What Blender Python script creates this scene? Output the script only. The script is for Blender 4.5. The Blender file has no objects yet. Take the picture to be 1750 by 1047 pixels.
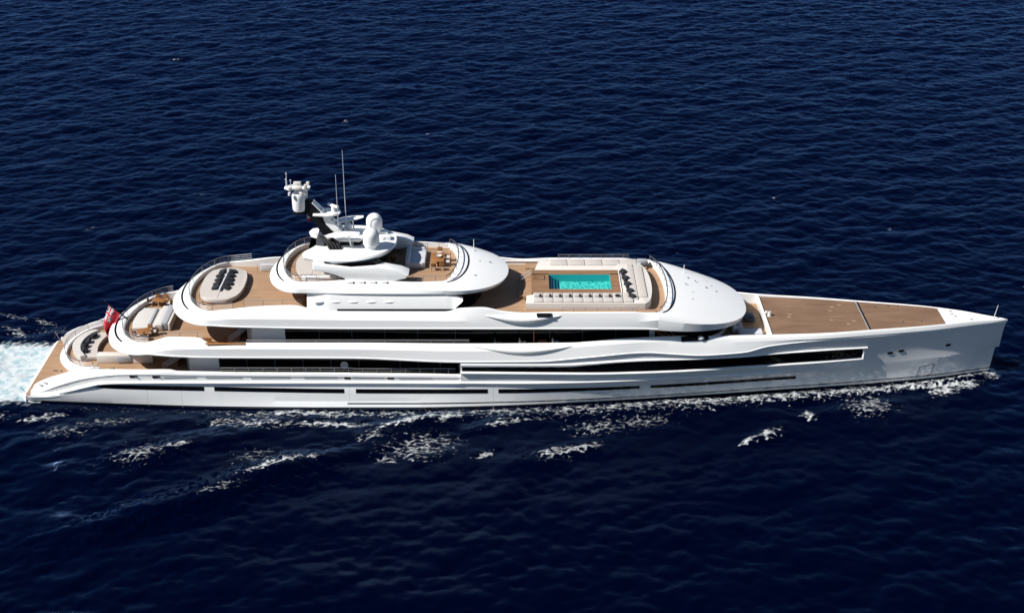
import bpy, bmesh, math, random
import numpy as np
from mathutils import Vector, Matrix

random.seed(7)
SC = bpy.context.scene
COL = SC.collection
R = math.radians

# ------------------------------------------------------------------ camera
cam_data = bpy.data.cameras.new("camera")
cam = bpy.data.objects.new("camera", cam_data)
COL.objects.link(cam)
cam.location = (0.0, -136.1, 77.5)
cam.rotation_euler = (R(63.0), 0.0, 0.0)
cam_data.sensor_width = 36.0
cam_data.lens = 49.02
cam_data.clip_start = 1.0
cam_data.clip_end = 12000.0
SC.camera = cam

# ------------------------------------------------------------------ light
SUN_AZ, SUN_EL = 18.0, 44.0            # from dead astern towards the starboard side
world = bpy.data.worlds.new("World")
SC.world = world
world.use_nodes = True
wn = world.node_tree.nodes
wl = world.node_tree.links
sky = wn.new("ShaderNodeTexSky")
sky.sky_type = 'NISHITA'
sky.sun_disc = False
sky.sun_elevation = R(SUN_EL)
sky.sun_rotation = R(270.0 - SUN_AZ)
sky.air_density = 1.0
sky.dust_density = 0.15
sky.ozone_density = 3.0
bg = wn["Background"]
wl.new(sky.outputs[0], bg.inputs[0])
bg.inputs[1].default_value = 0.05
to_sun = Vector((-math.cos(R(SUN_AZ)) * math.cos(R(SUN_EL)),
                 -math.sin(R(SUN_AZ)) * math.cos(R(SUN_EL)), math.sin(R(SUN_EL))))
sl = bpy.data.lights.new("sun", 'SUN')
sl.energy = 5.0
sl.angle = R(0.5)
sl.color = (1.0, 0.965, 0.91)
sun = bpy.data.objects.new("sun", sl)
COL.objects.link(sun)
sun.location = to_sun * 200
sun.rotation_euler = to_sun.to_track_quat('Z', 'Y').to_euler()
SC.view_settings.view_transform = 'Standard'
SC.view_settings.look = 'None'
SC.view_settings.exposure = 0.5
SC.view_settings.gamma = 1.0
SC.cycles.max_bounces = 6
SC.cycles.transparent_max_bounces = 8
SC.cycles.caustics_reflective = False
SC.cycles.caustics_refractive = False

# ------------------------------------------------------------------ materials
def new_mat(name):
    m = bpy.data.materials.new(name)
    m.use_nodes = True
    return m, m.node_tree.nodes, m.node_tree.links, m.node_tree.nodes["Principled BSDF"]

def plain(name, col, rough=0.5, metal=0.0, coat=0.0, spec=0.5, noise=0.0, nscale=3.0, bump=0.0, bscale=20.0):
    m, n, l, p = new_mat(name)
    p.inputs["Base Color"].default_value = (*col, 1)
    p.inputs["Roughness"].default_value = rough
    p.inputs["Metallic"].default_value = metal
    p.inputs["Coat Weight"].default_value = coat
    p.inputs["Coat Roughness"].default_value = 0.08
    p.inputs["Specular IOR Level"].default_value = spec
    tc = n.new("ShaderNodeTexCoord")
    if noise > 0:
        nz = n.new("ShaderNodeTexNoise")
        nz.inputs["Scale"].default_value = nscale
        nz.inputs["Detail"].default_value = 5
        l.new(tc.outputs["Object"], nz.inputs["Vector"])
        mx = n.new("ShaderNodeMix"); mx.data_type = 'RGBA'
        mx.inputs[6].default_value = (*[c * (1 - noise) for c in col], 1)
        mx.inputs[7].default_value = (*[min(1, c * (1 + noise)) for c in col], 1)
        l.new(nz.outputs[0], mx.inputs[0])
        l.new(mx.outputs[2], p.inputs["Base Color"])
    if bump > 0:
        nb = n.new("ShaderNodeTexNoise")
        nb.inputs["Scale"].default_value = bscale
        nb.inputs["Detail"].default_value = 4
        l.new(tc.outputs["Object"], nb.inputs["Vector"])
        b = n.new("ShaderNodeBump")
        b.inputs["Strength"].default_value = bump
        b.inputs["Distance"].default_value = 0.05
        l.new(nb.outputs[0], b.inputs["Height"])
        l.new(b.outputs[0], p.inputs["Normal"])
    return m

def math_node(n, l, op, a, b=None, c=None, clamp=False):
    x = n.new("ShaderNodeMath"); x.operation = op; x.use_clamp = clamp
    for i, v in enumerate((a, b, c)):
        if v is None:
            continue
        if isinstance(v, (int, float)):
            x.inputs[i].default_value = v
        else:
            l.new(v, x.inputs[i])
    return x.outputs[0]

def teak_mat(name, light, dark, plank=0.34, along='x'):
    m, n, l, p = new_mat(name)
    tc = n.new("ShaderNodeTexCoord")
    sep = n.new("ShaderNodeSeparateXYZ")
    l.new(tc.outputs["Object"], sep.inputs[0])
    cross = sep.outputs["Y"] if along == 'x' else sep.outputs["X"]
    lengthw = sep.outputs["X"] if along == 'x' else sep.outputs["Y"]
    q = math_node(n, l, 'DIVIDE', cross, plank)
    cell = math_node(n, l, 'FLOOR', q)
    fr = math_node(n, l, 'FRACT', q)
    d = math_node(n, l, 'ABSOLUTE', math_node(n, l, 'SUBTRACT', fr, 0.5))
    seam = math_node(n, l, 'GREATER_THAN', d, 0.455)
    comb = n.new("ShaderNodeCombineXYZ")
    l.new(math_node(n, l, 'MULTIPLY', lengthw, 0.22), comb.inputs[0])
    l.new(math_node(n, l, 'MULTIPLY', cell, 7.31), comb.inputs[1])
    nz = n.new("ShaderNodeTexNoise"); nz.inputs["Scale"].default_value = 1.0
    nz.inputs["Detail"].default_value = 3
    l.new(comb.outputs[0], nz.inputs["Vector"])
    nz2 = n.new("ShaderNodeTexNoise"); nz2.inputs["Scale"].default_value = 0.35
    nz2.inputs["Detail"].default_value = 6
    l.new(tc.outputs["Object"], nz2.inputs["Vector"])
    f = math_node(n, l, 'ADD', math_node(n, l, 'MULTIPLY', nz.outputs[0], 0.6), math_node(n, l, 'MULTIPLY', nz2.outputs[0], 0.4))
    rm = n.new("ShaderNodeMapRange")
    rm.inputs[1].default_value = 0.35; rm.inputs[2].default_value = 0.65
    l.new(f, rm.inputs[0])
    mx = n.new("ShaderNodeMix"); mx.data_type = 'RGBA'
    mx.inputs[6].default_value = (*dark, 1); mx.inputs[7].default_value = (*light, 1)
    l.new(rm.outputs[0], mx.inputs[0])
    mx2 = n.new("ShaderNodeMix"); mx2.data_type = 'RGBA'
    mx2.inputs[7].default_value = (*[c * 0.45 for c in dark], 1)
    l.new(mx.outputs[2], mx2.inputs[6])
    l.new(math_node(n, l, 'MULTIPLY', seam, 0.7), mx2.inputs[0])
    l.new(mx2.outputs[2], p.inputs["Base Color"])
    p.inputs["Roughness"].default_value = 0.65
    p.inputs["Specular IOR Level"].default_value = 0.25
    return m

def hull_mat():
    """white topsides with a charcoal boot stripe and black antifouling (paint by height)"""
    m, n, l, p = new_mat("hull_paint")
    tc = n.new("ShaderNodeTexCoord")
    sep = n.new("ShaderNodeSeparateXYZ")
    l.new(tc.outputs["Object"], sep.inputs[0])
    z = sep.outputs["Z"]; x = sep.outputs["X"]
    nz = n.new("ShaderNodeTexNoise"); nz.inputs["Scale"].default_value = 0.5; nz.inputs["Detail"].default_value = 6
    mp = n.new("ShaderNodeMapping"); mp.inputs["Scale"].default_value = (2.5, 2.5, 0.35)
    l.new(tc.outputs["Object"], mp.inputs[0]); l.new(mp.outputs[0], nz.inputs["Vector"])
    base = n.new("ShaderNodeMix"); base.data_type = 'RGBA'
    base.inputs[6].default_value = (0.80, 0.803, 0.806, 1); base.inputs[7].default_value = (0.82, 0.82, 0.815, 1)
    rm = n.new("ShaderNodeMapRange"); rm.inputs[1].default_value = 0.3; rm.inputs[2].default_value = 0.55
    l.new(nz.outputs[0], rm.inputs[0]); l.new(rm.outputs[0], base.inputs[0])
    # boot stripe
    s1 = math_node(n, l, 'COMPARE', z, 0.55, 0.075)
    s1 = math_node(n, l, 'MULTIPLY', s1, math_node(n, l, 'GREATER_THAN', x, -17.6))
    a1 = math_node(n, l, 'LESS_THAN', z, 0.20)
    dk = math_node(n, l, 'MAXIMUM', s1, a1)
    # panel seams, hairline
    mx = n.new("ShaderNodeMix"); mx.data_type = 'RGBA'
    l.new(base.outputs[2], mx.inputs[6]); mx.inputs[7].default_value = (0.012, 0.013, 0.016, 1)
    l.new(dk, mx.inputs[0])
    seam = None
    for sx in (-39.0, -35.3, -17.35, -2.0):
        s = math_node(n, l, 'COMPARE', x, sx, 0.025)
        seam = s if seam is None else math_node(n, l, 'MAXIMUM', seam, s)
    seam = math_node(n, l, 'MULTIPLY', seam, math_node(n, l, 'LESS_THAN', z, 2.9))
    mx3 = n.new("ShaderNodeMix"); mx3.data_type = 'RGBA'
    l.new(mx.outputs[2], mx3.inputs[6]); mx3.inputs[7].default_value = (0.4, 0.4, 0.42, 1)
    l.new(math_node(n, l, 'MULTIPLY', seam, 0.6), mx3.inputs[0])
    l.new(mx3.outputs[2], p.inputs["Base Color"])
    p.inputs["Roughness"].default_value = 0.2
    p.inputs["Coat Weight"].default_value = 1.0
    p.inputs["Coat Roughness"].default_value = 0.05
    return m

M = {}
M['white'] = plain("white_paint", (0.80, 0.80, 0.79), 0.3, coat=0.3, noise=0.02, nscale=0.6)
M['hull'] = hull_mat()
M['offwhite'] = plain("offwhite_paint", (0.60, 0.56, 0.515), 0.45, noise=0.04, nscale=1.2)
M['teak'] = teak_mat("teak_deck", (0.375, 0.235, 0.142), (0.285, 0.178, 0.106))
M['teak_pool'] = teak_mat("teak_pool_surround", (0.27, 0.155, 0.085), (0.20, 0.11, 0.058))
M['teak_fore'] = teak_mat("teak_foredeck", (0.225, 0.138, 0.086), (0.15, 0.088, 0.055), plank=0.42)
M['varnish'] = teak_mat("varnished_wood", (0.33, 0.15, 0.05), (0.22, 0.09, 0.03), plank=0.1)
M['glass'] = plain("black_glazing", (0.003, 0.003, 0.004), 0.05, spec=0.16)
M['mullion'] = plain("grey_mullion", (0.06, 0.06, 0.065), 0.4)
M['black'] = plain("black_paint", (0.004, 0.004, 0.005), 0.5, spec=0.2)
M['darkgrey'] = plain("charcoal_trim", (0.05, 0.052, 0.06), 0.4)
M['grey'] = plain("grey_paint", (0.30, 0.31, 0.33), 0.4)
M['palewood'] = plain('pale_wood', (0.33, 0.235, 0.165), 0.6)
M['steel'] = plain("polished_steel", (0.40, 0.40, 0.41), 0.5, metal=1.0)
M['beige'] = plain("beige_canvas", (0.46, 0.42, 0.385), 0.85, noise=0.06, nscale=1.5, bump=0.25, bscale=4)
M['cream'] = plain("cream_canvas", (0.51, 0.485, 0.46), 0.85, noise=0.05, nscale=1.5, bump=0.25, bscale=4)
M['greyfab'] = plain("grey_canvas", (0.30, 0.31, 0.33), 0.9, noise=0.08, nscale=2, bump=0.3, bscale=5)
M['palegrey'] = plain("pale_grey_canvas", (0.52, 0.53, 0.56), 0.9, noise=0.06, nscale=2, bump=0.3, bscale=5)
M['navy'] = plain("charcoal_canvas", (0.010, 0.011, 0.016), 0.9, noise=0.3, nscale=3, bump=0.6, bscale=6)
M['brownfab'] = plain("dark_brown_towelling", (0.03, 0.022, 0.018), 0.95, noise=0.2, nscale=6)
M['red'] = plain("red_cloth", (0.42, 0.012, 0.03), 0.8)
M['green'] = plain("green_leaf", (0.05, 0.09, 0.03), 0.7, noise=0.3, nscale=8)

# ------------------------------------------------------------------ scene-graph helpers
def tag(o, label=None, cat=None, group=None, kind=None):
    if label: o['label'] = label
    if cat: o['category'] = cat
    if group: o['group'] = group
    if kind: o['kind'] = kind
    return o

def empty(name, loc=(0, 0, 0), rz=0.0):
    o = bpy.data.objects.new(name, None)
    o.location = loc
    o.rotation_euler = (0, 0, rz)
    o.empty_display_size = 0.3
    COL.objects.link(o)
    return o

def link_bm(name, bm, mat, parent=None, smooth=True, angle=32.0, loc=None, recalc=True):
    bmesh.ops.remove_doubles(bm, verts=bm.verts, dist=0.0006)
    if recalc: bmesh.ops.recalc_face_normals(bm, faces=bm.faces)
    me = bpy.data.meshes.new(name)
    bm.to_mesh(me); bm.free()
    if smooth and len(me.polygons):
        me.polygons.foreach_set("use_smooth", [True] * len(me.polygons))
        me.set_sharp_from_angle(angle=R(angle))
    me.materials.append(mat)
    o = bpy.data.objects.new(name, me)
    if loc: o.location = loc
    COL.objects.link(o)
    if parent: o.parent = parent
    return o

def copy_tree(o, parent=None):
    c = o.copy(); COL.objects.link(c)
    if parent: c.parent = parent
    for ch in [q for q in bpy.data.objects if q.parent == o]:
        copy_tree(ch, c)
    return c

class MB:
    """collects simple solids into one bmesh"""
    def __init__(s): s.bm = bmesh.new()
    def _merge(s, b, mat4=None):
        me = bpy.data.meshes.new("tmp"); 
        if mat4 is not None: bmesh.ops.transform(b, matrix=mat4, verts=b.verts)
        b.to_mesh(me); b.free(); s.bm.from_mesh(me); bpy.data.meshes.remove(me)
    def box(s, c, size, rz=0.0, bev=0.0, ry=0.0, rx=0.0, seg=2):
        b = bmesh.new()
        bmesh.ops.create_cube(b, size=1.0)
        bmesh.ops.scale(b, vec=size, verts=b.verts)
        if bev > 0:
            bmesh.ops.bevel(b, geom=b.edges[:], offset=min(bev, min(size) * 0.48), segments=seg, affect='EDGES', profile=0.5)
        m = Matrix.Translation(c) @ Matrix.Rotation(rz, 4, 'Z') @ Matrix.Rotation(ry, 4, 'Y') @ Matrix.Rotation(rx, 4, 'X')
        s._merge(b, m); return s
    def tube(s, pts, r, n=6, r2=None):
        b = bmesh.new()
        pts = [Vector(p) for p in pts]
        rings = []
        for i, p in enumerate(pts):
            a = pts[max(i - 1, 0)]; c = pts[min(i + 1, len(pts) - 1)]
            t = (c - a).normalized()
            up = Vector((0, 0, 1)) if abs(t.z) < 0.9 else Vector((1, 0, 0))
            u = t.cross(up).normalized(); v = t.cross(u).normalized()
            rr = r if r2 is None else r + (r2 - r) * i / (len(pts) - 1)
            rings.append([b.verts.new(p + (u * math.cos(2 * math.pi * k / n) + v * math.sin(2 * math.pi * k / n)) * rr) for k in range(n)])
        for i in range(len(rings) - 1):
            for k in range(n):
                b.faces.new((rings[i][k], rings[i][(k + 1) % n], rings[i + 1][(k + 1) % n], rings[i + 1][k]))
        b.faces.new(rings[0]); b.faces.new(rings[-1])
        s._merge(b); return s
    def lathe(s, prof, c=(0, 0, 0), n=24, axis=None):
        b = bmesh.new()
        rings = []
        for (r, z) in prof:
            if r < 1e-4:
                rings.append([b.verts.new((0, 0, z))])
            else:
                rings.append([b.verts.new((r * math.cos(2 * math.pi * k / n), r * math.sin(2 * math.pi * k / n), z)) for k in range(n)])
        for i in range(len(rings) - 1):
            A, B = rings[i], rings[i + 1]
            for k in range(n):
                a0, a1 = A[k % len(A)], A[(k + 1) % len(A)]
                b0, b1 = B[k % len(B)], B[(k + 1) % len(B)]
                vs = []
                for v in (a0, a1, b1, b0):
                    if v not in vs: vs.append(v)
                if len(vs) >= 3: b.faces.new(vs)
        m = Matrix.Translation(c)
        if axis is not None: m = m @ axis
        s._merge(b, m); return s
    def prism(s, outline, z0, z1, bev=0.0, seg=2):
        b = bmesh.new()
        bot = [b.verts.new((x, y, z0)) for x, y in outline]
        top = [b.verts.new((x, y, z1)) for x, y in outline]
        n = len(outline)
        ft = b.faces.new(top); b.faces.new(list(reversed(bot)))
        for i in range(n):
            b.faces.new((bot[i], bot[(i + 1) % n], top[(i + 1) % n], top[i]))
        if bev > 0:
            bmesh.ops.bevel(b, geom=list(ft.edges), offset=bev, segments=seg, affect='EDGES', profile=0.5)
        s._merge(b); return s
    def quads(s, rows, closed=False):
        """grid of rows of points"""
        vs = [[s.bm.verts.new(p) for p in r] for r in rows]
        for i in range(len(vs) - 1):
            for k in range(len(vs[i]) - (0 if closed else 1)):
                k2 = (k + 1) % len(vs[i])
                s.bm.faces.new((vs[i][k], vs[i][k2], vs[i + 1][k2], vs[i + 1][k]))
        return s
    def ball(s, c, r, sc=(1, 1, 1), seg=16):
        b = bmesh.new()
        bmesh.ops.create_uvsphere(b, u_segments=seg, v_segments=max(6, seg // 2), radius=r)
        s._merge(b, Matrix.Translation(c) @ Matrix.Diagonal((*sc, 1))); return s
    def build(s, name, mat, parent=None, smooth=True, angle=32.0, loc=None):
        return link_bm(name, s.bm, mat, parent, smooth, angle, loc)

def pchip(keys):
    """monotone cubic through (x, v) keys, clamped outside"""
    k = sorted(keys)
    x = np.array([a for a, b in k], float); y = np.array([b for a, b in k], float)
    if len(x) == 1: return lambda q: y[0]
    h = np.diff(x); d = np.diff(y) / h
    m = np.zeros_like(x)
    m[0], m[-1] = d[0], d[-1]
    for i in range(1, len(x) - 1):
        if d[i - 1] * d[i] > 0:
            w1 = 2 * h[i] + h[i - 1]; w2 = h[i] + 2 * h[i - 1]
            m[i] = (w1 + w2) / (w1 / d[i - 1] + w2 / d[i])
    def f(q):
        q = min(max(q, x[0]), x[-1])
        i = int(min(max(np.searchsorted(x, q) - 1, 0), len(h) - 1))
        t = (q - x[i]) / h[i]
        return float((2 * t**3 - 3 * t**2 + 1) * y[i] + (t**3 - 2 * t**2 + t) * h[i] * m[i] + (-2 * t**3 + 3 * t**2) * y[i + 1] + (t**3 - t**2) * h[i] * m[i + 1])
    return f

def mir(p): return (p[0], -p[1], p[2])
def shell(name, rows, mat, parent, angle=32.0):
    """loft rows of starboard half points (y given as positive half breadth) and mirror"""
    mb = MB()
    mb.quads([[(p[0], -p[1], p[2]) for p in r] for r in rows])
    mb.quads([[(p[0], p[1], p[2]) for p in r] for r in rows])
    return mb.build(name, mat, parent, angle=angle)
def lerp_row(a, b, s, bulge=0.0):
    return [tuple(a[i][k] + (b[i][k] - a[i][k]) * s + (bulge * 4 * s * (1 - s) if k == 2 else 0) for k in range(3)) for i in range(len(a))]
def deck_between(name, row, z, mat, parent, dz=None):
    mb = MB()
    mb.quads([[(p[0], -p[1], z) for p in row], [(p[0], p[1], z) for p in row]])
    return mb.build(name, mat, parent, smooth=False)
def ribbon(mb, row, w, lift=0.02):
    """flat ribbon following row (list of world points), width along the horizontal normal"""
    A, B = [], []
    for i, p in enumerate(row):
        a = Vector(row[max(i - 1, 0)]); c = Vector(row[min(i + 1, len(row) - 1)])
        t = (c - a); t.z = 0
        t.normalize(); nrm = Vector((t.y, -t.x, 0))
        A.append(Vector(p) + nrm * w / 2 + Vector((0, 0, lift)))
        B.append(Vector(p) - nrm * w / 2 + Vector((0, 0, lift)))
    mb.quads([A, B])

def arc(tip, xc, b, z0, z1, n=2.0, N=22):
    """quarter superellipse from the centre line round to half breadth b"""
    out = []
    for i in range(N + 1):
        a = math.pi / 2 * i / N
        c, s_ = math.cos(a), math.sin(a)
        out.append((xc + (tip - xc) * c ** (2 / n), b * s_ ** (2 / n), z0 + (z1 - z0) * (1 - c) ** 1.0))
    return out
def side(keys, N=90):
    fy = pchip([(k[0], k[1]) for k in keys]); fz = pchip([(k[0], k[2]) for k in keys])
    x0, x1 = keys[0][0], keys[-1][0]
    return [(x0 + (x1 - x0) * i / N, fy(x0 + (x1 - x0) * i / N), fz(x0 + (x1 - x0) * i / N)) for i in range(1, N + 1)]

def railing(name, pts, parent, h=0.95, step=7, mids=2, r=0.028):
    mb = MB()
    up = [(p[0], p[1], p[2] + h) for p in pts]
    mb.tube(up, r * 1.25, 5)
    for k in range(mids):
        f = (k + 1) / (mids + 1)
        mb.tube([(p[0], p[1], p[2] + h * f) for p in pts], r * 0.6, 4)
    for i in range(0, len(pts), step):
        p = pts[i]
        mb.tube([(p[0], p[1], p[2] - 0.02), (p[0], p[1], p[2] + h)], r, 5)
    return mb.build(name, M['steel'], parent)

# ------------------------------------------------------------------ the sea
WL = pchip([(-52.5, 6.5), (-42.5, 7.25), (-30, 7.98), (-20, 8.16), (-11, 8.16), (-1.6, 7.74), (8, 6.9), (14, 6.25), (24, 5.0), (34, 3.72), (40.5, 2.8), (47, 1.66), (51, .66), (53.4, 0.06)])

def wave_field(N, L, seed, wdir, peak, hs, spread=2.0, cut=0.35):
    rng = np.random.default_rng(seed)
    k1 = 2 * np.pi * np.fft.fftfreq(N, L / N)
    kx, ky = np.meshgrid(k1, k1, indexing='ij')
    k = np.hypot(kx, ky); k[0, 0] = 1e-6
    kp = 2 * np.pi / peak
    cosd = (kx * wdir[0] + ky * wdir[1]) / k
    P = np.exp(-1.25 * (kp / k) ** 2) / k ** 3.6 * (0.10 + np.abs(cosd) ** spread) * np.exp(-(k * cut / (2 * np.pi)) ** 2)
    P[0, 0] = 0
    A = np.sqrt(P) * (rng.standard_normal((N, N)) + 1j * rng.standard_normal((N, N)))
    h = np.fft.ifft2(A).real
    s = hs / 4 / h.std()
    dx = np.fft.ifft2(-1j * A * kx / k).real * s
    dy = np.fft.ifft2(-1j * A * ky / k).real * s
    return h * s, dx, dy, L

def sample(F, L, x, y):
    N = F.shape[0]
    u = (x / L % 1.0) * N; v = (y / L % 1.0) * N
    i = np.floor(u).astype(int); j = np.floor(v).astype(int)
    fu = u - i; fv = v - j
    i0, i1, j0, j1 = i % N, (i + 1) % N, j % N, (j + 1) % N
    return (F[i0, j0] * (1 - fu) * (1 - fv) + F[i1, j0] * fu * (1 - fv) + F[i0, j1] * (1 - fu) * fv + F[i1, j1] * fu * fv)

def graded(lo, hi, step, far, grow=1.13):
    core = list(np.arange(lo, hi + step / 2, step))
    a, s_ = hi, step
    right = []
    while a < far:
        s_ *= grow; a += s_; right.append(a)
    a, s_ = lo, step
    left = []
    while a > -far:
        s_ *= grow; a -= s_; left.append(a)
    return np.array(left[::-1] + core + right)

# foam patches: (x, y, length, width, heading in degrees, density)
FOAM = [(53.6, -1.1, .9, .5, 20, .9), (52.3, 1.6, 1.6, .5, -25, .8), (49.0, -2.9, 2.6, .45, 14, .95), (45.0, -3.6, 3.0, .4, 12, .9),
        (-9.3, -15.4, 4.2, 2.6, 15, .62), (-23.5, -19.4, 3.6, .7, 28, .9), (-10.5, -10.6, 3.6, .8, 22, .95), (-6.5, -9.9, 1.6, .5, 30, .9),
        (-18.6, -11.2, 4.2, .55, -3, .85), (-26.5, -11.0, 3.2, 1.0, -5, .72), (-30.0, -10.6, 2.5, .9, 0, .6), (-22, -9.0, 6.0, .6, 2, .8),
        (4.6, -17.0, 2.5, 1.1, 15, .68), (7.4, -16.2, 2.2, .5, 25, .7), (26.6, -13.3, 1.7, .75, 38, .93), (24.2, -14.7, 1.4, .35, 38, .85),
        (31.3, -9.5, .8, .8, 80, .93), (38.2, -7.6, 2.9, 2.2, 10, .66), (47.2, -4.3, 1.9, .9, 25, .92), (50.6, -2.9, 1.6, .6, 28, .85),
        (-1.3, -11.2, 1.6, .6, 25, .82), (1.0, -10.4, 3.0, .35, 12, .7), (9.2, -11.6, 3.6, 1.6, 8, .55), (14.0, -10.6, 4.0, 1.2, 8, .5),
        (-37.5, -16.9, 3.4, 1.7, 18, .55), (-34.2, -15.9, 1.6, .4, 25, .8), (-28.3, -23.6, 2.5, .8, 30, .5), (-25.8, -17.2, 3, 1.5, 10, .45),
        (-2.7, -16.9, 1.3, .4, 30, .75), (-12.8, -18.0, 1.0, .9, 0, .62), (-20.2, -18.4, 1.3, .5, 10, .65), (-14.4, -13.6, 1.8, .8, 20, .6),
        (-46.5, -12.5, 3.2, 1.2, 12, .48), (-42.5, -10.6, 4.0, .9, 5, .48), (-49.5, -9.5, 2.6, .7, 18, .7), (-55, -9.5, 3.0, .9, 10, .5), (-57, -14, 2.5, 1.2, 20, .45),
        (-58.5, 9.5, 2.5, .8, -40, .66), (-56, 12, 2.5, .8, -30, .5), (-53.5, 9.5, 3.2, 1.3, 0, .42), (-60, 13.5, 3, .6, -20, .5),
        (-27.6, 84, .5, .7, 20, .68), (-13.6, 78, .5, .4, 0, .68), (-63, 118, .9, .3, 20, .68), (52, 40, .45, .4, 0, .68), (65.0, 22.0, .6, .35, 0, .68), (-58, 40, .7, .4, 40, .68), (-8.7, 130, .6, .5, 30, .68),
        (22, 32, .4, .3, 0, .7), (38, 51, .5, .3, 0, .7), (-45, 52, .4, .3, 0, .7)]

def build_water():
    X = graded(-112, 112, 0.27, 4000)
    Y = graded(-54, 168, 0.30, 4000)
    nx, ny = len(X), len(Y)
    gx, gy = np.meshgrid(X, Y, indexing='ij')
    cell = np.maximum(np.gradient(X)[:, None], np.gradient(Y)[None, :])
    W1 = wave_field(512, 173.0, 11, (-0.28, 0.96), 10.0, 0.36, 3.0, 0.8)
    W2 = wave_field(512, 83.0, 5, (0.20, 0.98), 2.0, 0.11, 1.2, 0.26)
    att1 = np.clip(1.6 - cell / 3.0, 0, 1); att2 = np.clip(1.6 - cell / 1.4, 0, 1)
    z = np.zeros_like(gx); dx = np.zeros_like(gx); dy = np.zeros_like(gx)
    for W, att, ch in ((W1, att1, 0.9), (W2, att2, 0.8)):
        h, a, b, L = W
        z += sample(h, L, gx, gy) * att
        dx += sample(a, L, gx, gy) * att * ch
        dy += sample(b, L, gx, gy) * att * ch
    # foam density
    rng = np.random.default_rng(3)
    jit = sample(W1[0], 61.0, gx, gy) / W1[0].std()      # large scale wander
    jit2 = sample(W2[0], 23.0, gx, gy) / W2[0].std()
    foam = np.zeros_like(gx)
    half = np.interp(gx, np.linspace(-52.5, 53.4, 200), [WL(q) for q in np.linspace(-52.5, 53.4, 200)])
    d = np.abs(gy) - half
    along = (gx > -58) & (gx < 54.5)
    inten = np.interp(gx, [-60, -52, -46, -34, -24, -16, -8, 2, 10, 18, 26, 34, 42, 50, 53.5, 54.6], [.0, .22, .26, .32, .58, .58, .54, .54, .58, .62, .65, .68, .78, .80, .75, 0])
    width = np.interp(gx, [-58, -45, -30, -10, 5, 20, 35, 46, 54], [1.6, 1.6, 1.7, 2.0, 2.3, 2.6, 2.0, 1.2, .5])
    wob = width * (1 + 0.28 * jit2)
    dd = np.maximum(d, 0)
    band = inten * np.clip(1.25 - (dd / wob) ** 1.6, 0, 1) * along * (0.35 + 0.65 * np.clip((dd - 0.1) / 0.6, 0, 1))
    # a brighter breaking crest along the outer edge of the band
    crest = np.exp(-((d - wob * 0.86) / 0.30) ** 2) * np.interp(gx, [-20, 0, 20, 28, 38, 46, 53], [0, .35, .52, .74, .80, .84, .8]) * along
    foam = np.maximum(foam, np.maximum(band, crest))
    # churned wake astern
    tw = -52.6 - gx
    wh = 6.7 + 0.02 * np.maximum(tw, 0) + 0.35 * jit2
    wake = np.clip((wh - np.abs(gy + 0.1)) / 0.9, 0, 1) * (gx < -50.5)
    wake_core = wake * np.clip(1.15 - np.maximum(tw, 0) / 160.0, 0.3, 1)
    jw = sample(W1[0], 37.0, gx, gy) / W1[0].std() * .10 + sample(W2[0], 19.0, gx, gy) / W2[0].std() * .13
    foam = np.maximum(foam, wake_core * np.clip(0.84 + jw, 0.35, 1.05))
    n3 = sample(W2[0], 31.0, gx, gy) / W2[0].std(); n4 = sample(W2[0], 17.0, gy, gx) / W2[0].std()
    for (fx, fy, ln, wd, hd, den) in FOAM:
        c, s_ = math.cos(R(hd)), math.sin(R(hd))
        u = ((gx - fx) * c + (gy - fy) * s_) / ln
        v = (-(gx - fx) * s_ + (gy - fy) * c) / wd
        v = v + 0.30 * n3 + 0.35 * u * u * (0.5 if den > .8 else 0.1); u = u + 0.22 * n4
        foam = np.maximum(foam, den * np.clip(1.25 * np.exp(-(u * u + v * v)), 0, 1) * (0.84 + 0.10 * n4))
    # shape: wake heap, bow wave, slight calm at the hull, Kelvin ridges on the near side
    turb = sample(W2[0], 29.0, gx, gy) + 0.6 * sample(W2[0], 11.0, gx, gy)
    z += wake * (0.15 + 2.4 * turb)
    z += 0.35 * np.exp(-((d - wob * 0.8) / 0.7) ** 2) * np.interp(gx, [-40, 0, 40, 50, 53, 55], [0.1, .4, 1.1, 2.0, 1.5, 0]) * along
    for (x0, y0, ln, wd, hd, amp) in [(-23, -19.6, 9, 1.6, 26, .75), (-10, -10.9, 5, 1.1, 22, .5), (26, -13.6, 4, 1.2, 36, .6), (-36, -16.3, 8, 1.8, 22, .6), (-28, -24, 10, 2.0, 27, .7), (-38, -29, 9, 2.0, 27, .55), (4, -17.2, 6, 1.5, 20, .5), (-2, -11.6, 4, 1.2, 20, .4), (38, -8.2, 4, 1.6, 15, .4)]:
        c, s_ = math.cos(R(hd)), math.sin(R(hd))
        u = ((gx - x0) * c + (gy - y0) * s_) / ln
        v = (-(gx - x0) * s_ + (gy - y0) * c) / wd + 0.35 * jit2 * 0.5
        z += amp * np.exp(-u * u) * np.exp(-v * v)
    inside = d < -0.35
    z = np.where(inside & (gx > -52.0) & (gx < 53), np.minimum(z, 0.0) - 0.5, z)
    near = np.exp(-np.maximum(d, 0) / 0.8) * along
    z = z * (1 - 0.65 * near); dx *= (1 - near); dy *= (1 - near)
    z -= 0.08
    co = np.stack([gx + dx, gy + dy, z], -1).reshape(-1, 3).astype(np.float32)
    idx = np.arange(nx * ny).reshape(nx, ny)
    q = np.stack([idx[:-1, :-1], idx[1:, :-1], idx[1:, 1:], idx[:-1, 1:]], -1).reshape(-1, 4)
    me = bpy.data.meshes.new("sea")
    me.vertices.add(len(co)); me.vertices.foreach_set("co", co.ravel())
    me.loops.add(q.size); me.loops.foreach_set("vertex_index", q.ravel().astype(np.int32))
    me.polygons.add(len(q))
    me.polygons.foreach_set("loop_start", np.arange(0, q.size, 4, dtype=np.int32))
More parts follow.
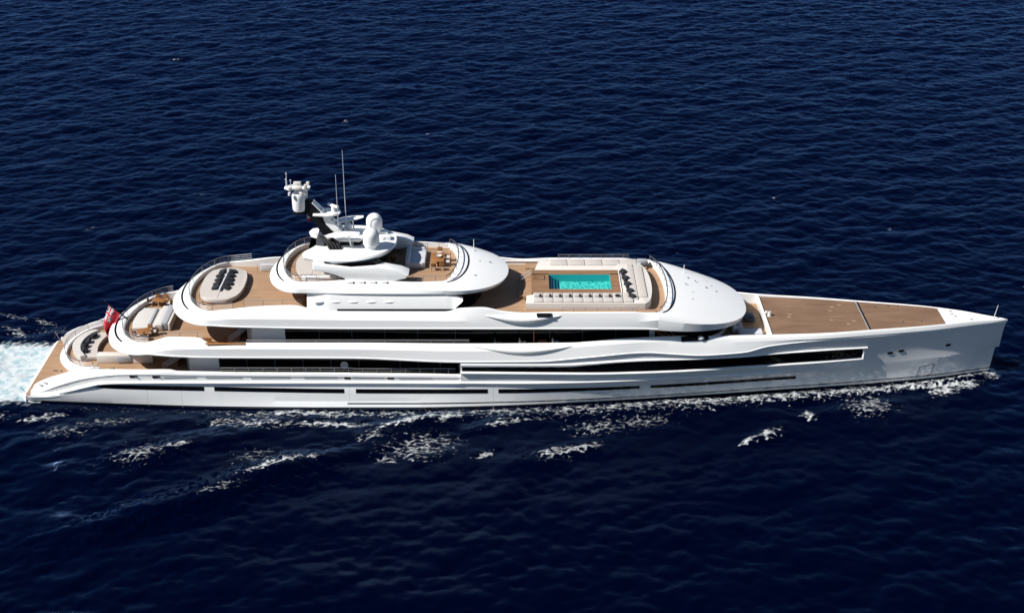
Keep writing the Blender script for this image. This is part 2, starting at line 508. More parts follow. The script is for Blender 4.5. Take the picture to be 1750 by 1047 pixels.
    me.polygons.foreach_set("use_smooth", np.ones(len(q), dtype=bool))
    me.update(calc_edges=True)
    at = me.attributes.new("foam", 'FLOAT', 'POINT'); at.data.foreach_set("value", foam.ravel().astype(np.float32))
    aw = me.attributes.new("wake", 'FLOAT', 'POINT'); aw.data.foreach_set("value", wake.ravel().astype(np.float32))
    # material
    m, n, l, p = new_mat("sea_water")
    tc = n.new("ShaderNodeTexCoord")
    fa = n.new("ShaderNodeAttribute"); fa.attribute_name = "foam"
    wa = n.new("ShaderNodeAttribute"); wa.attribute_name = "wake"
    def noise(scale, detail, stretch=(1, 1, 1), rough=0.6, dist=0.0):
        mp = n.new("ShaderNodeMapping"); mp.inputs["Scale"].default_value = stretch
        l.new(tc.outputs["Object"], mp.inputs[0])
        nz = n.new("ShaderNodeTexNoise"); nz.inputs["Scale"].default_value = scale
        nz.inputs["Detail"].default_value = detail; nz.inputs["Roughness"].default_value = rough
        nz.inputs["Distortion"].default_value = dist
        l.new(mp.outputs[0], nz.inputs["Vector"])
        return nz.outputs[0]
    # lacy foam: thin bright veins (ridged noise) mixed with clotted noise
    wz = n.new("ShaderNodeTexNoise"); wz.inputs["Scale"].default_value = 0.9; wz.inputs["Detail"].default_value = 4
    l.new(tc.outputs["Object"], wz.inputs["Vector"])
    wv = n.new("ShaderNodeVectorMath"); wv.operation = 'MULTIPLY_ADD'; wv.inputs[1].default_value = (1.7, 1.3, 0)
    l.new(wz.outputs["Color"], wv.inputs[0]); l.new(tc.outputs["Object"], wv.inputs[2])
    def cells(scale, width):
        v = n.new("ShaderNodeTexVoronoi"); v.voronoi_dimensions = '2D'; v.feature = 'DISTANCE_TO_EDGE'; v.inputs["Scale"].default_value = scale
        mp = n.new("ShaderNodeMapping"); mp.inputs["Scale"].default_value = (0.46, 1.05, 1); l.new(wv.outputs[0], mp.inputs[0]); l.new(mp.outputs[0], v.inputs["Vector"])
        return math_node(n, l, 'SUBTRACT', 1.0, math_node(n, l, 'DIVIDE', v.outputs["Distance"], width), clamp=True)
    clot = noise(4.0, 8, (0.45, 1.1, 1), 0.7)
    rc = n.new("ShaderNodeMapRange"); rc.inputs[1].default_value = 0.30; rc.inputs[2].default_value = 0.70; l.new(clot, rc.inputs[0])
    pat = math_node(n, l, 'ADD', math_node(n, l, 'MULTIPLY', cells(1.35, 0.34), 0.34), math_node(n, l, 'MULTIPLY', cells(3.4, 0.42), 0.30))
    pat = math_node(n, l, 'ADD', pat, math_node(n, l, 'MULTIPLY', rc.outputs[0], 0.36))
    thr = math_node(n, l, 'SUBTRACT', 1.06, fa.outputs["Fac"])
    f = n.new("ShaderNodeMapRange"); f.interpolation_type = 'SMOOTHSTEP'
    l.new(pat, f.inputs[0]); l.new(math_node(n, l, 'SUBTRACT', thr, 0.14), f.inputs[1]); l.new(math_node(n, l, 'ADD', thr, 0.44), f.inputs[2])
    amt = math_node(n, l, 'MULTIPLY', f.outputs[0], math_node(n, l, 'GREATER_THAN', fa.outputs["Fac"], 0.04), clamp=True)
    # aerated water colour under the foam
    wcol = n.new("ShaderNodeMix"); wcol.data_type = 'RGBA'
    wcol.inputs[6].default_value = (0.00002, 0.0007, 0.0072, 1)
    wcol.inputs[7].default_value = (0.13, 0.34, 0.42, 1)
    wn1 = noise(0.45, 4, (1, 1, 1), 0.55)
    wr = n.new("ShaderNodeMapRange"); wr.inputs[1].default_value = 0.28; wr.inputs[2].default_value = 0.5; wr.inputs[3].default_value = 0.75; l.new(wn1, wr.inputs[0])
    l.new(math_node(n, l, 'MULTIPLY', wa.outputs["Fac"], wr.outputs[0]), wcol.inputs[0])
    wb = noise(1.1, 8, (0.8, 1.0, 1), 0.62, 0.4)
    wbr = n.new("ShaderNodeMapRange"); wbr.interpolation_type = 'SMOOTHSTEP'; wbr.inputs[1].default_value = 0.39; wbr.inputs[2].default_value = 0.56; l.new(wb, wbr.inputs[0])
    wmix = n.new("ShaderNodeMix"); wmix.data_type = 'RGBA'; wmix.inputs[6].default_value = (0.22, 0.38, 0.42, 1); wmix.inputs[7].default_value = (0.53, 0.57, 0.585, 1)
    l.new(wbr.outputs[0], wmix.inputs[0]); l.new(wmix.outputs[2], wcol.inputs[7])
    amt0 = amt
    amt = math_node(n, l, 'MULTIPLY', amt0, math_node(n, l, 'SUBTRACT', 0.86, math_node(n, l, 'MULTIPLY', wa.outputs["Fac"], 0.5)), clamp=True)
    mx = n.new("ShaderNodeMix"); mx.data_type = 'RGBA'
    l.new(wcol.outputs[2], mx.inputs[6]); mx.inputs[7].default_value = (0.58, 0.61, 0.62, 1)
    l.new(amt, mx.inputs[0])
    l.new(mx.outputs[2], p.inputs["Base Color"])
    ro = math_node(n, l, 'ADD', 0.10, math_node(n, l, 'MULTIPLY', amt, 0.7))
    l.new(ro, p.inputs["Roughness"])
    p.inputs["IOR"].default_value = 1.333
    p.inputs["Specular IOR Level"].default_value = 0.0
    b1 = noise(1.1, 6, (0.55, 1.15, 1), 0.62)
    b2 = noise(4.5, 4, (0.6, 1.1, 1), 0.6)
    hgt = math_node(n, l, 'ADD', math_node(n, l, 'MULTIPLY', b1, 0.40), math_node(n, l, 'MULTIPLY', b2, 0.10))
    hgt = math_node(n, l, 'ADD', hgt, math_node(n, l, 'MULTIPLY', amt, 0.18))
    bp = n.new("ShaderNodeBump"); bp.inputs["Strength"].default_value = 0.38; bp.inputs["Distance"].default_value = 0.4
    l.new(hgt, bp.inputs["Height"]); l.new(bp.outputs[0], p.inputs["Normal"])
    gl = n.new("ShaderNodeBsdfGlossy"); gl.inputs["Color"].default_value = (0.36, 0.58, 1.0, 1); gl.inputs["Roughness"].default_value = 0.2
    l.new(bp.outputs[0], gl.inputs["Normal"])
    frn = n.new("ShaderNodeFresnel"); frn.inputs["IOR"].default_value = 1.333
    k = math_node(n, l, 'MULTIPLY', math_node(n, l, 'SUBTRACT', frn.outputs[0], 0.018), math_node(n, l, 'SUBTRACT', 1.08, math_node(n, l, 'MULTIPLY', amt, 0.8)), clamp=True)
    ms = n.new("ShaderNodeMixShader")
    l.new(k, ms.inputs[0]); l.new(p.outputs[0], ms.inputs[1]); l.new(gl.outputs[0], ms.inputs[2])
    l.new(ms.outputs[0], n["Material Output"].inputs["Surface"])
    me.materials.append(m)
    o = bpy.data.objects.new("sea", me); COL.objects.link(o)
    tag(o, kind='structure')
    return o
build_water()

# ------------------------------------------------------------------ the yacht
yacht = empty("superyacht", (0, 0, 0))
tag(yacht, "long white motor yacht with tiered teak decks and a turquoise pool", "yacht")

# ---- hull: rows of half-breadth points as functions of length
JX = -5.45                                   # the open side deck ends here; ahead of it the hull runs up to the next deck
K_y = pchip([(-51.6, 6.6), (-48, 7.05), (-42, 7.32), (-30, 7.5), (-10, 7.58), (0, 7.6), (8, 7.33), (14, 6.85), (20, 6.15), (25, 5.45), (30, 4.7), (35, 3.95), (40, 3.1), (47, 2.0), (51, .92), (53.7, .03)])
K_z = pchip([(-51.6, .72), (-50, .85), (-48.6, 1.08), (-47.3, 1.45), (-45.6, 2.0), (-43.8, 2.46), (-40.9, 2.62), (-35.9, 2.69), (-17, 2.77), (-5.4, 2.74), (6, 2.70), (14, 2.7), (20, 2.62), (29, 2.42), (39, 2.5), (47, 2.85), (53.7, 3.12)])
R3_y = pchip([(-52, 6.7), (-42, 7.42), (-30, 7.68), (-10, 7.76), (0, 7.6), (8, 7.1), (14, 6.55), (20, 5.85), (24, 5.25), (30, 4.35), (34, 3.87), (40, 2.95), (47, 1.78), (51, .78), (53.55, .03)])
hi_y = pchip([(JX, 7.72), (6, 7.55), (11, 7.25), (18, 6.72), (20, 6.45), (25, 5.65), (30, 4.85), (34, 4.2), (38, 3.5), (42, 2.85), (46, 2.15), (50, 1.2), (53, .42), (54.25, .03)])
UL_y = pchip([(-38.5, 7.3), (-35.5, 7.45), (-32.4, 7.5), (-17, 7.55), (-5.4, 7.78), (2.4, 7.75), (8, 7.55), (14.2, 7.12), (17, 7.08), (20.5, 6.9), (24.6, 6.3), (27.3, 5.6), (30, 5.12), (33, 4.68), (39.5, 3.62), (46, 2.4), (50, 1.32), (53.3, .40), (54.4, .03)])
UL_z = pchip([(-38.5, 6.12), (-35.5, 5.95), (-32.4, 5.85), (-17, 5.8), (-5.4, 5.45), (2.4, 5.47), (8, 5.85), (14.2, 6.2), (17, 6.0), (20.5, 5.75), (24.6, 5.75), (27.3, 6.12), (33, 6.32), (39.5, 6.3), (46, 6.25), (50, 6.2), (53.3, 6.15), (54.4, 6.05)])
kn_y = pchip([(-51.6, 6.45), (-48, 6.8), (-44, 7.08), (-40, 7.33), (-35, 7.47), (-17, 7.52), (JX, 7.55)])
kn_z = pchip([(-51.6, .85), (-50.3, 1.33), (-48.5, 2.12), (-46.3, 2.90), (-44, 3.40), (-41.6, 3.72), (-38.3, 3.82), (-35, 3.80), (-17, 3.62), (JX, 3.52)])
cr_y = pchip([(-52.0, 5.75), (-48, 6.0), (-44, 6.45), (-40, 6.9), (-35, 7.18), (-17, 7.28), (JX, 7.32)])
cr_z = pchip([(-52.0, .9), (-51.6, 1.55), (-51.0, 1.98), (-48.3, 3.05), (-46.2, 3.68), (-43.4, 3.9), (-39, 4.12), (-36.4, 4.22), (-35.6, 4.05), (-17, 3.9), (JX, 3.78)])

def hull_rows(x):
    aft = x < JX
    k_y, k_z = K_y(x), K_z(x)
    rows = [(WL(x) * 0.9, -1.6), (WL(x), 0.0), ((WL(x) * 0.22 + R3_y(x) * 0.78), 0.8), (R3_y(x), min(1.7, k_z * 0.8)), (k_y, k_z)]
    if aft:
        kn, kz = kn_y(x), max(kn_z(x), k_z + .38)
        w = .10 * min(1, max(0, (x + 51) / 3))
        rows += [(min(k_y, kn) - w, k_z + .34), (kn - w, k_z + .34 + (kz - k_z - .34) * .7), (kn, kz),
                 ((kn_y(x) * .45 + cr_y(x) * .55 + .08), kz * .4 + cr_z(x) * .6 + .06), (cr_y(x), cr_z(x)),
                 (cr_y(x) - .22, cr_z(x) - .02), (cr_y(x) - .26, 2.9 if x > -45.6 else .5)]
    else:
        uy, uz = UL_y(x) - (.15 - .09 * min(1, max(0, (x - 27) / 6))), UL_z(x) + .06
        m = hi_y(x)
        rows += [(k_y + (m - k_y) * .25, k_z + .35 - .28 * min(1, max(0, (x - 40) / 12))), (m, 4.0), (m + (uy - m) * .25, 4.5), (m + (uy - m) * .6, 5.2 if uz > 5.5 else 5.0), (uy, uz),
                 (max(uy - .25, .02), uz), (max(uy - .3, .01), uz - .4)]
    return rows

STEM = [53.2, 53.45, 53.5, 53.58, 53.70, 54.12, 54.17, 54.22, 54.28, 54.38, 54.38, 54.3]
STERN = [-52.3, -52.5, -52.4, -52.0, -51.9, -51.85, -51.85, -51.85, -51.9, -52.0, -51.9, -51.9]
def hull_grid():
    xs = sorted(set([-52.0 + 1.6 * (i / 14) ** 1.3 for i in range(15)] + list(np.linspace(-50.4, -5.5, 90)) + [-5.449] + list(np.linspace(-5.2, 50, 110)) + list(np.linspace(50.3, 54.4, 22))))
    rows = [[] for _ in range(12)]
    for x in xs:
        t_aft = min(max((x + 52.0) / 1.6, 0), 1); t_f = min(max((x - 50) / 4.4, 0), 1)
        for r in range(12):
            xa = STERN[r] + (x + 52.0) * (-50.4 - STERN[r]) / 1.6 if x < -50.4 else x
            xf = 50 + (x - 50) * (STEM[r] - 50) / 4.4 if x > 50 else xa
            q = hull_rows(xf)[r]
            rows[r].append((xf, max(q[0], 0.01), q[1]))
    return rows
HR = hull_grid()
hull = shell("hull", HR, M['hull'], yacht, angle=15)
def hull_y(x, z):
    q = hull_rows(x)[1:11 if x < JX else 10]
    for a, b in zip(q, q[1:]):
        if a[1] <= z <= b[1] + 1e-6 and b[1] > a[1]:
            return a[0] + (b[0] - a[0]) * (z - a[1]) / (b[1] - a[1])
    return q[-1][0]

def hull_strip(name, x0, x1, zt, zb, parent, mat, off=0.03, n=40, slant=0.0):
    for sgn in (-1, 1):
        mb = MB(); T, B, T2, B2 = [], [], [], []
        for i in range(n + 1):
            f = i / n
            x = x0 + (x1 - x0) * f
            z1, z0 = zt(x), zb(x)
            T.append((x + slant, sgn * (hull_y(x, z1) + off), z1)); B.append((x, sgn * (hull_y(x, z0) + off), z0))
            T2.append((x + slant, sgn * (hull_y(x, z1) - .1), z1)); B2.append((x, sgn * (hull_y(x, z0) - .1), z0))
        mb.quads([T2, T, B, B2])
        mb.bm.faces.new([mb.bm.verts.new(p) for p in (T2[0], T[0], B[0], B2[0])])
        mb.bm.faces.new([mb.bm.verts.new(p) for p in (T2[-1], T[-1], B[-1], B2[-1])])
        mb.build(name, mat, parent, smooth=False)

def ledge(name, x0, x1, zf, ry, rz, off=0.0, yf=None, n=90, taper=True, mat=None):
    """half-round moulding following the hull side"""
    for sgn in (-1, 1):
        rows = [[] for _ in range(9)]
        for i in range(n + 1):
            x = x0 + (x1 - x0) * i / n
            z = zf(x); y = (yf(x) if yf else hull_y(x, z)) + off
            k = 1.0
            a_ry = ry(x) if callable(ry) else ry
            a_rz = rz(x) if callable(rz) else rz
            for j in range(9):
                a = -math.pi / 2 + math.pi * j / 8
                rows[j].append((x, sgn * (y - .06 + (a_ry + .06) * math.cos(a)), z + a_rz * math.sin(a)))
        mb = MB(); mb.quads(rows)
        for e in (0, -1):
            mb.bm.faces.new([mb.bm.verts.new(r[e]) for r in rows])
        mb.build(name, mat or M['white'], yacht, angle=50)

# lower hull windows: five flush black strips a side
zt1 = pchip([(-45.2, 2.28), (-43.3, 2.52), (-32, 2.39), (-17, 2.2), (0, 2.15), (13.7, 2.02), (20, 1.98), (31, 1.85)])
zb1 = pchip([(-45.2, 2.24), (-43.3, 2.15), (-32, 1.99), (-17, 1.8), (0, 1.74), (13.7, 1.66), (20, 1.62), (31, 1.53)])
for a, b in ((-45.2, -32.85), (-31.75, -17.9), (-16.65, -2.6), (-1.45, 13.7), (14.9, 30.9)):
    hull_strip("hull_window", a, b, zt1, lambda x: zb1(x) - .05 * min(1, max(0, (x + 45.2) / 2)), yacht, M['glass'])
# swoosh and rub rail
ledge("rub_rail", -48.6, 29.4, lambda x: K_z(x) + .19, lambda x: (.24 if x < -5.5 else .19) * min(1, max(0.02, (x + 48.9) / 4.0)) * min(1, (30.0 - x) / 1.5), lambda x: .18, yf=K_y, n=140)
# long window of the main deck, with its sill and lintel mouldings
mz_t = pchip([(-5.4, 4.86), (5.9, 4.80), (8, 4.92), (11.2, 5.10), (17.9, 5.24), (20, 5.24), (27.1, 5.06), (33.7, 5.03), (38, 4.90)])
mz_b = pchip([(-5.4, 4.40), (5.9, 4.20), (11.2, 4.05), (18, 4.02), (20.1, 4.0), (27.2, 3.86), (33.9, 3.76), (38, 3.75)])
hull_strip("saloon_window", -5.3, 38.0, mz_t, mz_b, yacht, M['glass'], n=90, off=.03)
ledge("window_sill", -5.42, 38.3, lambda x: mz_b(x) - .16, lambda x: .24, lambda x: .15, n=110)
lt = pchip([(-5.4, .26), (4, .25), (12, .16), (20, .12), (38, .10)])
ledge("window_lintel", -5.42, 38.5, lambda x: mz_t(x) + lt(x) + .01, lambda x: .17, lt, n=110)
for s in (-1, 1):
    mb = MB(); mb.box((38.15, s * (hull_y(38.15, 4.3) + .06), 4.33), (.16, .3, 1.15), rz=s * .5)
    mb.build("window_end_post", M['white'], yacht)

# ---- swim platform
def sym_outline(pts):
    return [(x, -y) for x, y in pts] + [(x, y) for x, y in reversed(pts)]
mb = MB(); mb.prism(sym_outline([(-47.5, 6.2), (-51.4, 6.55), (-52.2, 6.55), (-52.75, 6.3), (-52.95, 5.6), (-52.95, 0.0001)]), -.5, .50, bev=.06)
mb.build("swim_platform", M['white'], yacht)
mb = MB(); mb.prism(sym_outline([(-47.2, 5.72), (-51.9, 5.72), (-52.05, 6.35), (-52.55, 6.2), (-52.6, 5.6), (-52.6, 0.0001)]), .50, .56)
mb.build("swim_platform_deck", M['teak'], yacht, smooth=False)

# ---- main deck aft terrace
m_in0 = arc(-49.25, -45.6, 4.85, 2.95, 2.95) + side([(-45.6, 4.85, 2.95), (-44.5, 4.9, 2.95)], 6)
m_in = arc(-49.25, -45.6, 4.85, 3.32, 3.36) + side([(-45.6, 4.85, 3.36), (-44.5, 4.9, 3.36)], 6)
m_out = arc(-49.5, -45.6, 5.05, 3.32, 3.36) + side([(-45.6, 5.05, 3.36), (-44.5, 5.1, 3.36)], 6)
m_md = arc(-50.05, -45.6, 5.35, 2.75, 2.75) + side([(-45.6, 5.35, 2.75), (-44.5, 5.35, 2.75)], 6)
m_lo = arc(-49.75, -45.6, 5.2, 2.2, 2.2) + side([(-45.6, 5.2, 2.2), (-44.5, 5.2, 2.2)], 6)
m_bt = arc(-48.9, -45.6, 5.0, .52, .52) + side([(-45.6, 5.0, .52), (-44.5, 5.0, .52)], 6)
shell("main_terrace", [m_in0, m_in, m_out, lerp_row(m_out, m_md, .5, .12), m_md, m_lo, m_bt], M['white'], yacht, angle=40)
md_row = m_in0 + [(x, 4.9 if x < -44.4 else cr_y(x) - .24, 2.95) for x in [-44.41, -44.4] + list(np.linspace(-44, -5.5, 40))]
deck_between("main_deck", md_row, 2.96, M['teak'], yacht)
# side stairs from the swim platform
for s in (-1, 1):
    mb = MB()
    for i in range(9):
        mb.box((-48.6 + i * .46, s * 5.62, .56 + (i + 1) * .266 / 2), (.47, .9, (i + 1) * .266), bev=.02)
    mb.build("boarding_stairs", M['offwhite'], yacht)
    mb = MB()
    a, b = (-48.8, s * 5.2, 1.6), (-44.6, s * 5.2, 3.95)
    mb.tube([a, b], .03, 5)
    for f in (0, .33, .66, 1):
        x = a[0] + (b[0] - a[0]) * f; z = a[2] + (b[2] - a[2]) * f
        mb.tube([(x, s * 5.2, z - .95), (x, s * 5.2, z)], .025, 5)
    mb.build("stair_handrail", M['steel'], yacht)

# ---- upper deck: terrace, bulwark band and bow
NS = 130
u1 = arc(-42.4, -38.5, 5.9, 6.55, 6.95) + side([(-38.5, 5.9, 6.95), (-37.2, 5.85, 7.35), (-36.4, 5.9, 7.6), (-33.0, 6.1, 7.6), (-32.3, 6.4, 7.12), (-29, 6.6, 7.25), (-17, 6.65, 7.28), (-5, 6.65, 7.18), (6, 6.6, 7.25), (12, 6.3, 7.62), (17, 6.0, 7.72), (21, 5.65, 7.55), (24, 5.2, 7.38), (28, 4.7, 7.2), (33, 4.22, 7.1), (39.5, 3.25, 7.05), (46, 2.15, 7.0), (49.5, 1.22, 6.95), (52.4, .42, 6.75), (54.0, 0.02, 6.62)], NS)
u2 = arc(-42.75, -38.5, 6.15, 6.6, 6.95) + side([(-38.5, 6.15, 6.95), (-36.2, 6.25, 7.5), (-33, 6.4, 7.5), (-32, 6.7, 7.12), (-29, 6.9, 7.28), (-17, 6.95, 7.3), (-5, 6.95, 7.2), (6, 6.9, 7.27), (12, 6.6, 7.66), (17, 6.28, 7.75), (21, 5.95, 7.58), (24, 5.5, 7.4), (28, 4.95, 7.22), (33, 4.48, 7.12), (39.5, 3.45, 7.07), (46, 2.35, 7.02), (49.5, 1.4, 6.97), (52.8, .46, 6.72), (54.45, .02, 6.6)], NS)
u3 = arc(-44.05, -38.5, 7.12, 5.95, 6.36) + side([(-38.5, 7.12, 6.36), (-35.4, 7.32, 6.79), (-32, 7.34, 6.88), (-17, 7.38, 6.83), (-5.4, 7.5, 6.7), (2, 7.42, 6.78), (9, 7.1, 7.15), (14, 6.8, 7.38), (21, 6.3, 7.1), (28, 5.3, 6.78), (33, 4.72, 6.68), (39.5, 3.65, 6.62), (46, 2.5, 6.6), (50, 1.42, 6.56), (53.2, .46, 6.46), (54.58, .02, 6.45)], NS)
u4x = np.linspace(-38.5, 54.45, NS + 1)[1:]
u4 = arc(-44.25, -38.5, 7.3, 5.5, 6.12) + [(x, UL_y(x), UL_z(x)) for x in u4x]
u4a = arc(-44.22, -38.5, 7.32, 5.62, 6.24) + [(x, UL_y(x) + .02, UL_z(x) + .11) for x in u4x]
u4b = [(p[0], max(p[1] - .09, .01), p[2] + .06) for p in u4a]
u5 = arc(-43.2, -38.5, 6.4, 5.42, 5.75) + [(x, max(UL_y(x) - (2.2 if x < -5.5 else .7), .01), UL_z(x) - (.1 if x < -5.5 else -.02)) for x in u4x]
u0 = [(p[0], max(p[1] - .02, .01), 6.1) for p in u1]
shell("upper_bulwark", [u0, u1, lerp_row(u1, u2, .5, .05), u2, lerp_row(u2, u3, .5, .06), u3, lerp_row(u3, u4b, .5, 0), u4b, u4a, u4, u5], M['white'], yacht, angle=11)
ur = [p for p in u0 if p[0] < 28.0]
deck_between("upper_deck", ur, 6.13, M['teak'], yacht)
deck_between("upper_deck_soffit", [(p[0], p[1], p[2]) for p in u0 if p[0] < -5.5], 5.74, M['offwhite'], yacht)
# black slot in the terrace fascia
def slot(name, A, B, s, w, ymax, parent, bulge=0.0, lift=.03, mat=None):
    row = [p for p in lerp_row(A, B, s, bulge) if p[1] <= ymax and p[0] < -20]
    pts = [(p[0], -p[1], p[2]) for p in reversed(row)] + [p for p in row[1:]]
    mb = MB(); ribbon(mb, pts, w, lift)
    return mb.build(name, mat or M['black'], parent, smooth=False)
# foredeck
fr = [(x, max(pchip([(28, 4.75), (33, 4.27), (39.5, 3.3), (46, 2.18), (47.2, 1.86)])(x) - .02, .01), 7.02) for x in np.linspace(27.95, 47.2, 40)]
deck_between("foredeck", fr, 7.0, M['teak_fore'], yacht)
fr2 = [(x, max(pchip([(46, 2.2), (47.2, 1.86), (49.5, 1.22), (52.4, .42), (54.0, 0.02)])(x), .01), 7.0) for x in np.linspace(47.2, 54.0, 24)]
fz = pchip([(47.2, 7.01), (49.5, 6.95), (52.4, 6.75), (54.0, 6.62)])
mb = MB(); mb.quads([[(p[0], -p[1], fz(p[0])) for p in fr2], [(p[0], p[1], fz(p[0])) for p in fr2]]); mb.build("bow_deck", M['white'], yacht)
mb = MB()
mb.box((38.66, 0, 7.015), (.16, 6.7, .03)); mb.build("foredeck_seam", M['black'], yacht)
mb = MB()
mb.box((38.5, 0, 7.012), (.10, 6.7, .02)); mb.build("foredeck_seam_trim", M['grey'], yacht)
for (x, y) in ((35.2, 1.2), (36.5, 2.6), (35.6, 2.1), (34.9, -1.0), (37.3, -1.2), (36.6, -1.9), (30.6, .3), (30.4, -.3)):
    mb = MB(); mb.box((x, y, 7.01), (.42, .16, .02), rz=-.3)
    mb.build("deck_hatch", M['palewood'], yacht)
for (x, y) in ((40.4, 2.2), (41.9, 2.3), (43.0, 2.3), (42.6, -1.4), (44.7, -1.3)):
    mb = MB(); mb.lathe([(0, .02), (.12, .02), (.13, 0)], (x, y, 7.01), 10)
    mb.build("deck_fitting", M['darkgrey'], yacht)
for (x, y) in ((48.5, 1.2), (48.45, .5), (48.7, -.1), (50.3, -.7)):
    mb = MB(); mb.box((x, y, fz(x) + .03), (.3, .2, .08), bev=.02)
    mb.build("bow_fitting", M['grey'], yacht)
mb = MB(); mb.tube([(53.0, 0, 6.7), (53.25, 0, 8.3)], .05, 6, .03); mb.build("jackstaff", M['palegrey'], yacht)
# breakwater
mb = MB()
mb.box((27.75, 0, 6.62), (.22, 9.5, 1.1), bev=.05); mb.build("breakwater", M['white'], yacht)
mb = MB()
mb.lathe([(0, .5), (.16, .48), (.2, .1), (.26, 0)], (28.3, .05, 7.0), 12); mb.box((28.0, .35, 7.25), (.3, .3, .3), bev=.06)
mb.build("capstan", M['offwhite'], yacht)

# fairleads and anchor pocket door
def on_hull(x, z, off): return hull_y(x, z) + off
for s in (-1, 1):
    for (x, z) in ((41.2, 4.0), (42.45, 4.15), (47.85, 4.3)):
        mb = MB()
        ang = -s * math.atan2(hull_y(x - .5, z) - hull_y(x + .5, z), 1.0)
        mb.box((x, s * on_hull(x, z, 0.0), z), (.62, .1, .3), rz=ang, bev=.05)
        mb.build("fairlead", M['black'], yacht)
    for (x, z) in ((-40.3, 3.47), (-37.85, 3.46), (-17.5, 3.40), (-12.9, 3.40)):
        mb = MB(); mb.box((x, s * on_hull(x, z, 0.0), z), (.85 if x < -30 else .7, .08, .3), bev=.1)
        f = mb.build("fairlead", M['black'], yacht)
        if x < -30:
            mb = MB(); mb.lathe([(0, .1), (.1, .1), (.1, 0)], (x + .3, s * on_hull(x, z, .06), z), 10, Matrix.Rotation(-s * math.pi / 2, 4, 'X'))
            mb.build("roller", M['steel'], f)
    for a, b in ((-37.2, -33.6), (-32.6, -28.7), (-27.8, -23.6), (-22.1, -18.6), (-17.0, -13.6), (-12.1, -8.5)):
        mb = MB()
        xm = (a + b) / 2
        mb.box((xm, s * on_hull(xm, 3.44, .02), 3.46 - .002 * (xm + 33)), (b - a, .07, .09))
        mb.build("freeing_port", M['grey'], yacht)
    # anchor pocket door outline
    mb = MB()
    c4 = [(44.95, 1.78), (46.6, 2.05), (46.4, .72), (44.7, .46)]
    for a, b in zip(c4, c4[1:] + c4[:1]):
        mb.tube([(a[0] + (b[0] - a[0]) * i / 6, s * on_hull(a[0] + (b[0] - a[0]) * i / 6, a[1] + (b[1] - a[1]) * i / 6, .0), a[1] + (b[1] - a[1]) * i / 6) for i in range(7)], .05, 4)
    mb.build("anchor_pocket_seam", M['darkgrey'], yacht)
mb = MB(); mb.box((-21.45, -7.85, .28), (2.8, .35, .34), bev=.16); mb.build("hull_fender", M['darkgrey'], yacht)

# ---- pool deck (third tier)
p0x = -31.4
p1 = arc(-34.7, p0x, 5.95, 10.65, 10.7) + side([(p0x, 5.95, 10.7), (-29.5, 5.9, 10.9), (-26.5, 6.0, 11.25), (-23, 6.05, 11.4), (-20, 6.1, 10.85), (-7, 6.1, 10.78), (-5.4, 6.3, 11.2), (-3, 6.4, 11.35), (-1.0, 6.45, 10.95), (1.3, 6.45, 10.75), (4.6, 6.5, 10.85), (12.5, 6.45, 10.85), (13.9, 6.4, 10.72), (15.3, 6.35, 10.72)], NS)
p2 = arc(-35.0, p0x, 6.2, 10.65, 10.72) + side([(p0x, 6.2, 10.72), (-29.5, 6.25, 10.92), (-26.5, 6.3, 11.2), (-23, 6.3, 11.25), (-20, 6.42, 10.82), (-7, 6.42, 10.75), (-5.4, 6.5, 11.15), (-3, 6.65, 11.3), (-1.0, 6.75, 10.95), (1.3, 6.75, 10.77), (4.6, 6.8, 10.87), (12.5, 6.75, 10.87), (13.9, 6.65, 10.75), (15.3, 6.6, 10.7)], NS)
p3 = arc(-36.3, p0x, 6.85, 9.85, 10.0) + side([(p0x, 6.85, 10.0), (-29, 6.97, 10.22), (-16.8, 7.0, 10.1), (-5.3, 7.02, 10.0), (7.6, 7.03, 9.92), (13.7, 7.0, 9.95), (15.3, 7.05, 10.15)], NS)
p4 = arc(-36.8, p0x, 7.0, 9.3, 9.38) + side([(p0x, 7.0, 9.38), (-29, 7.12, 9.3), (-16.8, 7.18, 9.12), (7.6, 7.2, 9.1), (13.8, 7.12, 9.05), (15.3, 7.05, 8.95)], NS)
p4a = [(p[0], p[1] + .02, p[2] + .10) for p in p4]
p4b = [(p[0], p[1] - .07, p[2] + .16) for p in p4]
p5 = arc(-35.6, p0x, 6.0, 9.2, 9.25) + side([(p0x, 6.0, 9.25), (-29, 5.2, 9.2), (15.3, 5.0, 9.0)], NS)
p0 = [(p[0], p[1] - .01, 10.15) for p in p1]
shell("pool_deck_bulwark", [p0, p1, lerp_row(p1, p2, .5, .05), p2, lerp_row(p2, p3, .5, .07), p3, lerp_row(p3, p4b, .5), p4b, p4a, p4, p5], M['white'], yacht, angle=11)
deck_between("pool_deck", p0, 10.18, M['teak'], yacht)
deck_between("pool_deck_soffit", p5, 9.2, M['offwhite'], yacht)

# ---- sun deck (fourth tier)
s0x = -22.1
s1 = arc(-24.35, s0x, 4.75, 13.6, 13.5) + side([(s0x, 4.75, 13.5), (-19.3, 4.7, 13.55), (-17.5, 4.85, 13.75), (-14, 5.0, 13.75), (-10.5, 5.0, 13.6), (-7.1, 4.7, 13.55)], 80)
s2 = arc(-24.65, s0x, 4.98, 13.6, 13.52) + side([(s0x, 4.98, 13.52), (-19.3, 5.0, 13.56), (-17.5, 5.15, 13.72), (-14, 5.25, 13.72), (-10.5, 5.25, 13.58), (-7.1, 5.0, 13.5)], 80)
s3 = arc(-25.7, s0x, 5.5, 12.85, 12.98) + side([(s0x, 5.5, 12.98), (-16, 5.68, 13.0), (-10, 5.78, 12.95), (-7.1, 5.88, 12.98)], 80)
s4 = arc(-26.1, s0x, 5.55, 12.32, 12.52) + side([(s0x, 5.55, 12.52), (-16.7, 5.85, 12.55), (-10.6, 5.9, 12.55), (-7.1, 5.88, 12.55)], 80)
s4a = [(p[0], p[1] + .015, p[2] + .1) for p in s4]
